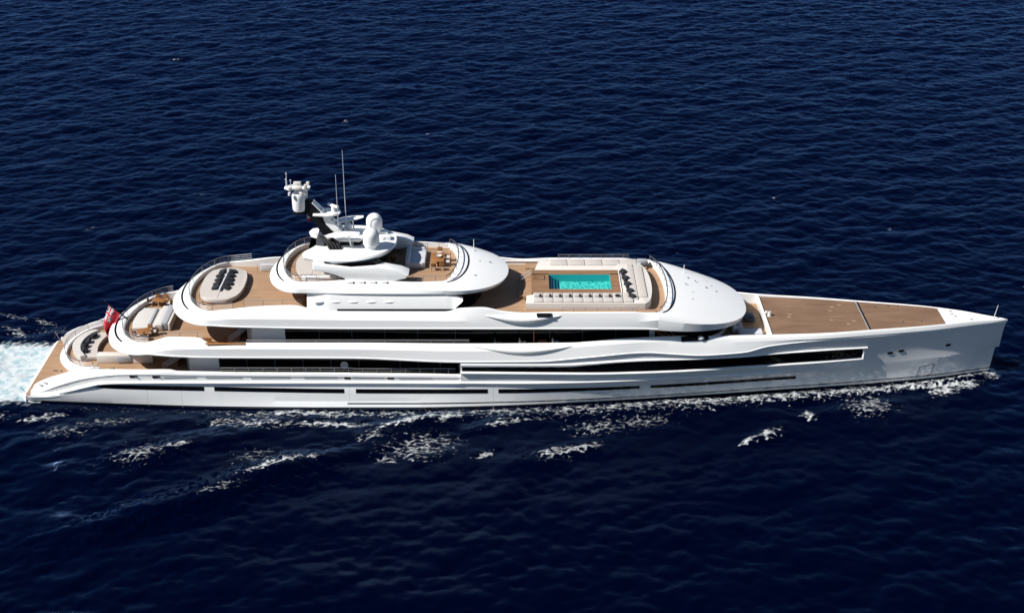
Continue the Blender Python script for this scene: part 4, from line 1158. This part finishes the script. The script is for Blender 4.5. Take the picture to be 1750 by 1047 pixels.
# whip antennas
mb = MB(); mb.tube([(-17.66, .3, 16.9), (-17.66, .3, 22.4), (-17.64, .3, 26.2)], .05, 5, .025); mb.build("whip_antenna", M['palegrey'], yacht)
mb = MB(); mb.tube([(-18.25, -1.75, 16.0), (-18.22, -1.75, 24.3)], .05, 5, .025); mb.build("whip_antenna", M['palegrey'], yacht)
mb = MB(); mb.tube([(-16.8, -1.9, 16.0), (-16.8, -1.9, 16.9)], .03, 5); mb.build("short_antenna", M['palegrey'], yacht)
# exhaust cover and black stacks
mb = MB(); mb.prism([(-20.75, -1.4), (-19.9, -1.6), (-19.9, 1.2), (-20.75, 1.2)], 14.0, 16.95, bev=.25); mb.build("exhaust_cover", M['darkgrey'], yacht)
for i in range(4):
    mb = MB(); x = -20.4 + i * .34
    mb.tube([(x, -1.0, 16.9), (x + .4, -1.4, 16.85), (x + .95, -1.9, 16.55), (x + 1.3, -2.3, 16.1)], .19, 8); mb.build("exhaust_stack", M['black'], yacht, angle=60)
mb = MB(); mb.box((-13.6, .2, 16.35), (1.3, .9, .35), bev=.06); mb.build("roof_box", M['white'], yacht)
mb = MB(); mb.box((-13.9, 1.6, 16.3), (1.0, .3, .25), bev=.05); mb.build("roof_box", M['white'], yacht)
# roof over the sun-deck lobby (walls under the hardtop)
mb = MB(); mb.prism(plan_sym([(-18.6, 2.9), (-14.5, 3.0), (-13.4, 2.2)]), 13.04, 15.6); mb.build("sun_lounge", M['glass'], yacht, smooth=False)

# ---- railings
def ring_pts(row, ymin, x_to, lift=0.0):
    half = [(p[0], p[1], p[2] + lift) for p in row if p[0] <= x_to]
    return [(p[0], -p[1], p[2]) for p in reversed(half)] + half[1:]
railing("railing", ring_pts(lerp_row(s1, s2, .5), 0, -20.4), yacht, .75, 6)
railing("railing", ring_pts(lerp_row(p1, p2, .5), 0, -29.0), yacht, .75, 6)
railing("railing", ring_pts(lerp_row(u1, u2, .5), 0, -37.9), yacht, .75, 6)
railing("railing", ring_pts(lerp_row(m_in, m_out, .5), 0, -45.2), yacht, .7, 6)
for s in (-1, 1):
    railing("railing", [(x, s * 7.15, 3.95 + (-.1 if x > -17 else 0)) for x in np.linspace(-31, -6, 34)], yacht, .55, 2, 1, .022)
    railing("railing", [(x, s * 6.72, 7.28) for x in np.linspace(-28, -4.5, 30)], yacht, .35, 3, 1, .022)
    railing("railing", [(x, s * 6.6, 10.85) for x in np.linspace(5.2, 13.2, 14)], yacht, .5, 2, 1, .022)
    railing("railing", [(x, s * 4.3, 10.2) for x in np.linspace(-28.4, -22.3, 10)], yacht, .9, 3, 2, .025)
    railing("railing", [(x, s * 3.9, 6.15) for x in np.linspace(-37.6, -33.2, 8)], yacht, .9, 3, 2, .025)
    railing("railing", [(x, s * (3.95 + .02 * (x + 22)), 13.05) for x in np.linspace(-22.2, -17.8, 8)], yacht, .9, 3, 1, .025)
    railing("railing", [(x, s * 4.2, 13.05) for x in np.linspace(-10.6, -7.4, 6)], yacht, .8, 2, 1, .025)
# dark-topped windscreens on the forward coamings
for (row, h, sk) in ((sri, .55, 3), (bri, .55, 3)):
    r_ = row[sk:]
    pts = [(p[0], -p[1], p[2]) for p in r_] + [p for p in reversed(r_[:-1])]
    mb = MB(); mb.tube([(p[0], p[1], p[2] + h) for p in pts], .055, 5); wsr = mb.build("windscreen_rail", M['darkgrey'], yacht)
    for i in range(0, len(pts), 6):
        mb = MB(); mb.tube([pts[i], (pts[i][0], pts[i][1], pts[i][2] + h)], .03, 4); mb.build("post", M['steel'], wsr)
# stern gear on the swim platform
for s in (-1, 1):
    mb = MB(); mb.tube([(-52.3, s * 6.1, .5), (-52.9, s * 6.35, 1.7)], .03, 5); mb.build("stern_pole", M['steel'], yacht)
    for x, y in ((-51.9, 6.1), (-51.2, 5.3), (-50.7, 5.6)):
        mb = MB(); mb.box((x, s * y, .64), (.28, .14, .16), bev=.04); mb.build("cleat", M['steel'], yacht)
    for i in range(2):
        mb = MB(); mb.box((-50.7 + i * .55, s * 6.35, 1.95 + i * .26), (.28, .12, .1), bev=.03, ry=-.35); mb.build("wing_fitting", M['darkgrey'], yacht)
for x, y in ((-50.7, -.9), (-50.2, -.95), (-51.0, -.85)):
    mb = MB(); mb.lathe([(0, .012), (.14, .012), (.15, 0)], (x, y, .565), 10); mb.build("deck_socket", M['darkgrey'], yacht)

# ================================================================== loose things aboard
def cushion(mb, c, size, rz=0, bev=.12, ry=0, rx=0):
    mb.box(c, size, rz=rz, bev=bev, ry=ry, rx=rx, seg=3)

# -- main deck aft: curved sun pad with black scatter cushions
o = tag(empty("sun_pad", (-46.9, 0, 2.96)), "white curved sun pad on the lowest aft terrace above the swim platform", "sun pad")
def arc_pts(xc, a, b, t0, t1, n=18): return [(xc - a * math.cos(t), b * math.sin(t)) for t in np.linspace(t0, t1, n)]
mb = MB(); mb.prism([(x + 46.9, y) for x, y in arc_pts(-45.2, 3.45, 3.7, -1.0, 1.0) + arc_pts(-45.0, 2.75, 3.5, 1.0, -1.0)], 0, .78, bev=.14, seg=3); mb.build("backrest", M['cream'], o)
mb = MB(); mb.prism([(x + 46.9, y) for x, y in arc_pts(-45.0, 2.74, 3.5, -1.0, 1.0) + arc_pts(-44.1, 1.75, 3.3, 1.0, -1.0)], .12, .50, bev=.08, seg=3); mb.build("seat", M['beige'], o)
mb = MB(); mb.prism([(x + 46.9, y) for x, y in arc_pts(-45.0, 2.7, 3.45, -1.0, 1.0) + arc_pts(-44.15, 1.85, 3.25, 1.0, -1.0)], 0, .12); mb.build("plinth", M['varnish'], o)
blk = []
o2 = tag(empty("curved_bolster", (-46.9, 0, 3.46)), "long black curved bolster lying on the white pad of the lowest terrace", "bolster")
mb = MB(); mb.tube([(x + 46.9, y, .16) for x, y in arc_pts(-44.85, 2.72, 2.75, -.85, .85)], .22, 8); mb.build("bolster_cover", M['navy'], o2)
pos = [(-47.05, -1.75), (-47.2, -.75), (-47.15, .35), (-46.85, 1.45)]
words = ["nearest the starboard side", "second from the starboard side", "third from the starboard side", "nearest the port side"]
for (x, y), w in zip(pos, words):
    mb = MB(); cushion(mb, (0, 0, .22), (.62, .8, .34), rz=random.uniform(-.6, .6), ry=-.5)
    tag(mb.build("scatter_cushion", M['navy'], None, loc=(x, y, 3.46)), "black scatter cushion leaning on the curved bolster, " + w, "cushion", "black cushions on the lowest terrace")

# -- upper deck aft: double lounger with grey cushions
o = tag(empty("double_lounger", (-39.9, .3, 6.13)), "large pale sun lounger with two dark grey cushion strips on the second terrace", "lounger")
mb = MB()
mb.prism([(-1.35, -2.5), (1.0, -2.3), (1.0, 2.3), (-1.2, 2.4), (-1.6, 1.2), (-1.7, -.8)], .0, .52, bev=.12, seg=3); mb.build("mattress", M['cream'], o)
mb = MB(); cushion(mb, (1.45, 0, .42), (.9, 4.6, .84)); mb.build("backrest", M['cream'], o)
mb = MB(); cushion(mb, (.35, .1, .60), (.32, 3.7, .16), bev=.05); mb.build("cushion_strip", M['greyfab'], o)
mb = MB(); cushion(mb, (2.05, 0, .55), (.75, 4.4, .9), bev=.1); mb.build("back_cushion", M['greyfab'], o)
mb = MB(); cushion(mb, (2.6, 0, .5), (.3, 4.5, .9), bev=.1); mb.build("end_bolster", M['cream'], o)

def make_chair():
    c = empty("dining_chair", (0, 0, 0))
    mb = MB(); cushion(mb, (0, 0, .45), (.55, .55, .12), bev=.05); mb.build("seat", M['cream'], c)
    mb = MB(); mb.box((-.27, 0, .72), (.08, .56, .5), bev=.03, ry=-.15); mb.build("backrest", M['varnish'], c)
    for x in (-.22, .22):
        for y in (-.22, .22):
            mb = MB(); mb.tube([(x, y, 0), (x, y, .42)], .025, 5); mb.build("leg", M['varnish'], c)
    return c
def make_table(name, w, d, h=.74):
    t = empty(name, (0, 0, 0))
    mb = MB(); mb.box((0, 0, h), (w, d, .06), bev=.02); mb.build("tabletop", M['varnish'], t)
    mb = MB(); mb.lathe([(.3, 0), (.12, .1), (.1, h - .03)], (0, 0, 0), 10); mb.build("pedestal", M['varnish'], t)
    return t
proto = make_chair(); first = [True]
def chair(x, y, z, face, label, group):
    c = proto if first[0] else copy_tree(proto)
    first[0] = False
    c.location = (x, y, z); c.rotation_euler = (0, 0, face)
    tag(c, label, "chair", group)
tproto = make_table("dining_table", 1.5, .95)
tag(tproto, "small varnished table on the starboard side of the second terrace", "table", "varnished tables")
tproto.location = (-39.75, -3.15, 6.13); tproto.rotation_euler = (0, 0, .35)
t2 = copy_tree(tproto); t2.location = (-39.7, 4.1, 6.13); t2.rotation_euler = (0, 0, -.2)
tag(t2, "small varnished table on the port side of the second terrace", "table", "varnished tables")
G = "teak dining chairs on the second terrace"
for (x, y, f, w) in ((-40.75, -3.2, .3, "aft end"), (-40.3, -3.95, .9, "aft outboard corner"), (-39.4, -3.95, 1.6, "outboard side"), (-38.75, -2.8, 3.4, "forward end"), (-39.3, -2.45, -1.6, "inboard side")):
    chair(x, y, 6.13, f, "cream cushioned teak chair at the starboard terrace table, " + w, G)
for (x, y, f, w) in ((-40.75, 4.2, 0, "aft end"), (-40.0, 4.85, -1.4, "aft outboard side"), (-39.2, 4.8, -1.6, "forward outboard side"), (-38.65, 4.0, 3.1, "forward end")):
    chair(x, y, 6.13, f, "cream cushioned teak chair at the port terrace table, " + w, G)

# -- pool deck aft: big oval sun pad with charcoal cushions
o = tag(empty("oval_sun_pad", (-31.4, .4, 10.18)), "big beige oval sun pad on the third terrace, charcoal cushions along its middle", "sun pad")
ov = []
for i in range(48):
    a = 2 * math.pi * i / 48
    c, s_ = math.cos(a), math.sin(a)
    ov.append((2.35 * math.copysign(abs(c) ** .62, c), 3.95 * math.copysign(abs(s_) ** .8, s_)))
mb = MB(); mb.prism(ov, .22, .62, bev=.14, seg=3); mb.build("mattress", M['beige'], o)
mb = MB(); mb.prism([(x * .97, y * .97) for x, y in ov], 0, .22); mb.build("plinth", M['varnish'], o)
mb = MB(); mb.box((-.05, -.0, .63), (.05, 7.3, .02)); mb.build("seam", M['grey'], o)
mb = MB(); cushion(mb, (.0, .35, .78), (.20, 4.9, .26), rz=-.03, bev=.08); mb.build("long_bolster", M['palegrey'], o)
k = 0
for side_, dx in (("aft", -.62), ("forward", .62)):
    for i in range(5):
        y = -1.55 + i * 1.0
        mb = MB(); cushion(mb, (0, 0, .18), (.85, .78, .26), rz=random.uniform(-.5, .5), ry=(.35 if dx > 0 else -.35))
        nm = ["first", "second", "third", "fourth", "fifth"][i]
        tag(mb.build("scatter_cushion", M['navy'], None, loc=(-31.4 + dx + random.uniform(-.08, .08), y + .6, 10.8)), "charcoal cushion on the oval pad, %s from starboard in the %s row" % (nm, side_), "cushion", "charcoal cushions on the oval sun pad")
mb = MB(); cushion(mb, (0, 0, .4), (1.9, .25, .8)); mb.box((0, .05, .85), (1.9, .06, .1))
tag(mb.build("covered_bar", M['palegrey'], None, loc=(-27.2, 4.9, 10.18)), "pale covered bar unit on the port side of the third terrace", "bar unit")

# -- sun deck aft pad, forward sofa, table
o = tag(empty("aft_sun_pad", (-21.3, 0, 13.02)), "broad beige sun pad under the mast on the top deck", "sun pad")
mb = MB(); mb.prism([(x + 21.3, y) for x, y in arc_pts(-20.4, 2.85, 4.0, -1.2, 1.2)] + [(2.4, 3.4), (2.4, -3.4)], 0, .5, bev=.12, seg=3); mb.build("mattress", M['beige'], o)
mb = MB(); mb.box((.1, 0, .505), (.05, 6.8, .02)); mb.build("seam", M['grey'], o)
mb = MB(); mb.box((1.2, -3.62, .3), (4.2, .3, .6), bev=.06); mb.build("side_wall", M['white'], o)
o = tag(empty("grey_sofa", (-10.5, 1.4, 13.02)), "grey upholstered sofa on the top deck behind the wooden table", "sofa")
mb = MB(); cushion(mb, (.3, 0, .28), (1.7, 4.0, .5)); mb.build("seat", M['palegrey'], o)
mb = MB(); cushion(mb, (-.75, 0, .55), (.5, 4.2, 1.0)); mb.build("backrest", M['palegrey'], o)
for y in (-1.95, 1.95):
    mb = MB(); cushion(mb, (.2, y, .5), (1.6, .3, .45)); mb.build("armrest", M['palegrey'], o)
t = make_table("deck_table", 1.45, 2.3, .72); t.location = (-8.05, .75, 13.02); tag(t, "square wooden table with a bowl on the top deck ahead of the sofa", "table", "varnished tables")
mb = MB(); mb.lathe([(0, .03), (.2, .05), (.34, .16), (.36, .18), (.2, .0), (0, 0)], (0, 0, 0), 16)
tag(mb.build("bowl", M['beige'], None, loc=(-7.95, .8, 13.77)), "shallow pale bowl on the square wooden table", "bowl")
G = "teak chairs on the top deck"
for (x, y, f, w) in ((-7.9, 2.6, -1.57, "port side"), (-8.4, -.95, 1.57, "starboard side, aft"), (-7.5, -.95, 1.57, "starboard side, forward"), (-6.95, 1.4, 3.14, "forward side, to port"), (-6.95, .3, 3.14, "forward side, to starboard")):
    chair(x, y, 13.02, f, "teak chair at the top deck's square table, " + w, G)
mb = MB(); mb.lathe([(0, 0), (.2, 0), (.28, .3), (.24, .32), (0, .3)], (0, 0, 0), 14); mb.ball((0, 0, .5), .3, (1, 1, .8), 8)
tag(mb.build("potted_plant", M['varnish'], None, loc=(-12.9, 1.4, 13.03)), "small brown potted plant in the shade under the hardtop", "plant")

# -- pool side: row of beige pads with rolled towels, black cushions
ordn = ["first", "second", "third", "fourth", "fifth", "sixth", "seventh", "eighth"]
for i in range(8):
    x = 2.78 + i * 1.055
    mb = MB(); cushion(mb, (0, 0, .07), (1.02, 2.1, .14), bev=.05)
    tag(mb.build("pool_mattress", M['beige'], None, loc=(x, -3.85, 11.10)), "beige mattress beside the pool, %s from the pool steps" % ordn[i], "mattress", "mattresses in a row beside the pool")
    mb = MB(); mb.tube([(0, -.22, .10), (0, .22, .10)], .12, 10)
    tag(mb.build("rolled_towel", M['brownfab'], None, loc=(x + .22, -3.72, 11.24)), "dark brown rolled towel on the %s mattress from the pool steps" % ordn[i], "towel", "rolled towels beside the pool")
    mb = MB(); mb.box((0, .1, .03), (.46, .12, .05), bev=.02); mb.box((0, -.1, .03), (.46, .12, .05), bev=.02); mb.box((.12, 0, .02), (.2, .3, .03))
    tag(mb.build("folded_towel", M['greyfab'], None, loc=(x - .14, -3.72, 11.24)), "grey folded towel on the %s mattress from the pool steps" % ordn[i], "towel", "folded towels beside the pool")
for x, w in ((11.22, "beside the last towel"), (12.3, "nearest the forward curve")):
    mb = MB(); cushion(mb, (0, 0, .07), (1.02, 2.1, .14), bev=.05)
    tag(mb.build("pool_mattress", M['beige'], None, loc=(x, -3.85, 11.10)), "beige mattress without folded towel beside the pool, " + w, "mattress", "mattresses in a row beside the pool")
mb = MB(); cushion(mb, (0, 0, .12), (.5, .4, .22)); tag(mb.build("scatter_cushion", M['navy'], None, loc=(11.2, -3.72, 11.24)), "small black cushion at the forward end of the towel row", "cushion")
for i, y in enumerate((2.35, .75, -.75, -2.4, -3.75)):
    x = 11.95 + (2.35 - y) * .09
    o = tag(empty("pool_cushion", (x + .25, y, 11.10)), "black pointed cushion at the pool's forward edge, %s from port" % ordn[i], "cushion", "black cushions at the forward edge of the pool")
    mb = MB(); cushion(mb, (0, 0, .2), (.62, .72, .30), rz=.78, ry=-.35); mb.build("pillow", M['navy'], o)
    if i < 4:
        mb = MB(); mb.tube([(-.15, -.15, .12), (-.05, -1.2, .12)], .14, 8); mb.build("roll", M['navy'], o)
# pads forward of the pool and along the port side
for (x0, x1, y0, y1, lab) in ((12.65, 13.4, -4.2, 4.4, "narrow beige pad just ahead of the black pool cushions"), (13.45, 14.4, -3.6, 3.9, "beige pad at the curved front of the pool platform")):
    mb = MB(); cushion(mb, (0, 0, .07), (x1 - x0, y1 - y0, .14), bev=.05)
    tag(mb.build("platform_pad", M['beige'], None, loc=((x0 + x1) / 2, (y0 + y1) / 2, 11.08)), lab, "pad", "pads ahead of the pool")
for i in range(5):
    mb = MB(); cushion(mb, (0, 0, .05), (1.9, 1.55, .10), bev=.04)
    tag(mb.build("port_seat", M['beige'], None, loc=(5.2 + i * 1.95, 5.4, 10.92)), "cream bench seat along the port side of the pool, %s from aft" % ordn[i], "bench", "bench seats along the pool")
mb = MB(); mb.box((0, 0, .3), (1.1, .7, .6), bev=.1); tag(mb.build("deck_cabinet", M['greyfab'], None, loc=(14.6, 5.7, 10.55)), "grey cabinet at the port forward corner of the pool deck", "cabinet")

# -- balcony seating on the upper deck
for (x, lab, m_) in ((-1.5, "dark armchair on the side balcony, aftmost", 'darkgrey'), (1.1, "beige armchair on the side balcony beside the pole", 'beige'), (4.6, "white armchair on the side balcony, forward end", 'cream')):
    o = tag(empty("armchair", (x, -6.2, 6.55)), lab, "armchair", "armchairs on the side balcony")
    mb = MB(); cushion(mb, (0, 0, .3), (.8, .7, .5)); mb.build("seat", M[m_], o)
    mb = MB(); cushion(mb, (-.3, 0, .6), (.2, .7, .6)); mb.build("backrest", M[m_], o)
t = make_table("balcony_table", .9, .6, .7); t.location = (3.2, -6.25, 6.5); tag(t, "small wooden table on the starboard side balcony", "table", "varnished tables")
mb = MB(); mb.tube([(2.3, -6.3, 6.5), (2.3, -6.3, 9.1)], .05, 6); mb.build("balcony_pole", M['varnish'], yacht)

# -- lounge ahead of the wheelhouse
o = tag(empty("curved_sofa", (24.9, -.8, 6.13)), "grey L-shaped sofa in the shade under the forward roof", "sofa")
mb = MB(); cushion(mb, (-.3, .6, .3), (1.0, 4.4, .6)); cushion(mb, (.9, -2.1, .3), (2.6, 1.2, .55)); mb.build("seat", M['palegrey'], o)
mb = MB(); cushion(mb, (-.85, .4, .65), (.35, 4.6, .9)); mb.build("backrest", M['palegrey'], o)
mb = MB(); cushion(mb, (1.0, .9, .3), (1.2, 1.6, .5)); tag(mb.build("ottoman", M['darkgrey'], None, loc=(25.2, -.1, 6.13)), "dark upholstered ottoman in front of the grey L-shaped sofa", "ottoman")

# -- plant on the main deck
mb = MB(); mb.lathe([(0, 0), (.16, 0), (.2, .3), (0, .3)], (0, 0, 0), 10)
for i in range(14):
    a = random.uniform(0, 6.28); mb.box((math.cos(a) * .18, math.sin(a) * .18, .45 + random.uniform(-.1, .2)), (.22, .1, .03), rz=a, ry=random.uniform(-.8, .8))
tag(mb.build("potted_plant", M['green'], None, loc=(-43.0, -5.5, 2.97)), "small green potted plant on the main deck by the bulwark", "plant")

# -- flags
mb = MB(); mb.tube([(-42.3, .0, 6.6), (-44.5, .0, 8.75)], .085, 8, .05); mb.ball((-44.5, 0, 8.8), .1, seg=8); mb.build("flagstaff", M['black'], yacht)
M['blue'] = plain("blue_cloth", (0.02, 0.03, 0.16), .8)
M['whitecloth'] = plain("white_cloth", (.75, .73, .72), .8)
M['gold'] = plain("gold_badge", (.55, .36, .08), .7)
def flag_face(u, v):
    """material slot of a red ensign at hoist fraction u (top = 0) and fly fraction v"""
    if u < .5 and v < .5:
        a, b = u / .5, v / .5
        if abs(a - .5) < .10 or abs(b - .5) < .06: return 0
        if abs(a - .5) < .19 or abs(b - .5) < .12: return 2
        d = min(abs(a - b), abs(a + b - 1))
        if d < .05: return 0
        if d < .15: return 2
        return 1
    if (u - .5) ** 2 * 1.2 + (v - .74) ** 2 < .006: return 3
    return 0
def build_flag(name, A, B, E0, E1, label, nu=26, nv=36):
    bm = bmesh.new(); A, B, E0, E1 = (Vector(q) for q in (A, B, E0, E1))
    g = []
    for i in range(nu + 1):
        u = i / nu; row = []
        H = A.lerp(B, u); E = E0.lerp(E1, u)
        for j in range(nv + 1):
            v = j / nv
            p = H.lerp(E, v)
            p.y += .28 * math.sin(u * 9 + v * 5) * v ** .7 * .9 + .12 * math.sin(v * 14 + u * 3) * v
            p.x += -.35 * math.sin(math.pi * v) * (1 - u) + .10 * math.sin(v * 9 + u * 5) * v
            row.append(bm.verts.new(p))
        g.append(row)
    for i in range(nu):
        for j in range(nv):
            f = bm.faces.new((g[i][j], g[i + 1][j], g[i + 1][j + 1], g[i][j + 1]))
            f.material_index = flag_face((i + .5) / nu, (j + .5) / nv); f.smooth = True
    me = bpy.data.meshes.new(name); bm.to_mesh(me); bm.free()
    for k in ('red', 'blue', 'whitecloth', 'gold'): me.materials.append(M[k])
    o = bpy.data.objects.new(name, me); COL.objects.link(o)
    md = o.modifiers.new("thickness", 'SOLIDIFY'); md.thickness = .02
    return tag(o, label, "flag")
build_flag("ensign_flag", (-44.15, .0, 8.35), (-43.0, 0, 7.25), (-44.9, .05, 4.6), (-44.6, .05, 4.4), "red ensign flag drooping from the black staff at the second terrace")
mb = MB()
mb.quads([[(-21.75, .05 * math.sin(i), 19.05 - i * .09), (-21.45 + .02 * i, .12 * math.sin(i * 1.3 + 1), 19.0 - i * .09)] for i in range(5)])
pen = mb.build("courtesy_flag", M['whitecloth'])
md = pen.modifiers.new("thickness", 'SOLIDIFY'); md.thickness = .02
mb = MB(); mb.quads([[(-21.80, .05 * math.sin(i), 18.68 - i * .09), (-21.38 + .02 * i, .12 * math.sin(i * 1.3 + 1), 18.63 - i * .09)] for i in range(5)])
pr = mb.build("flag_panel", M['red'], pen); md = pr.modifiers.new("thickness", 'SOLIDIFY'); md.thickness = .02
tag(pen, "small white and red flag hanging under the raked mast", "flag")
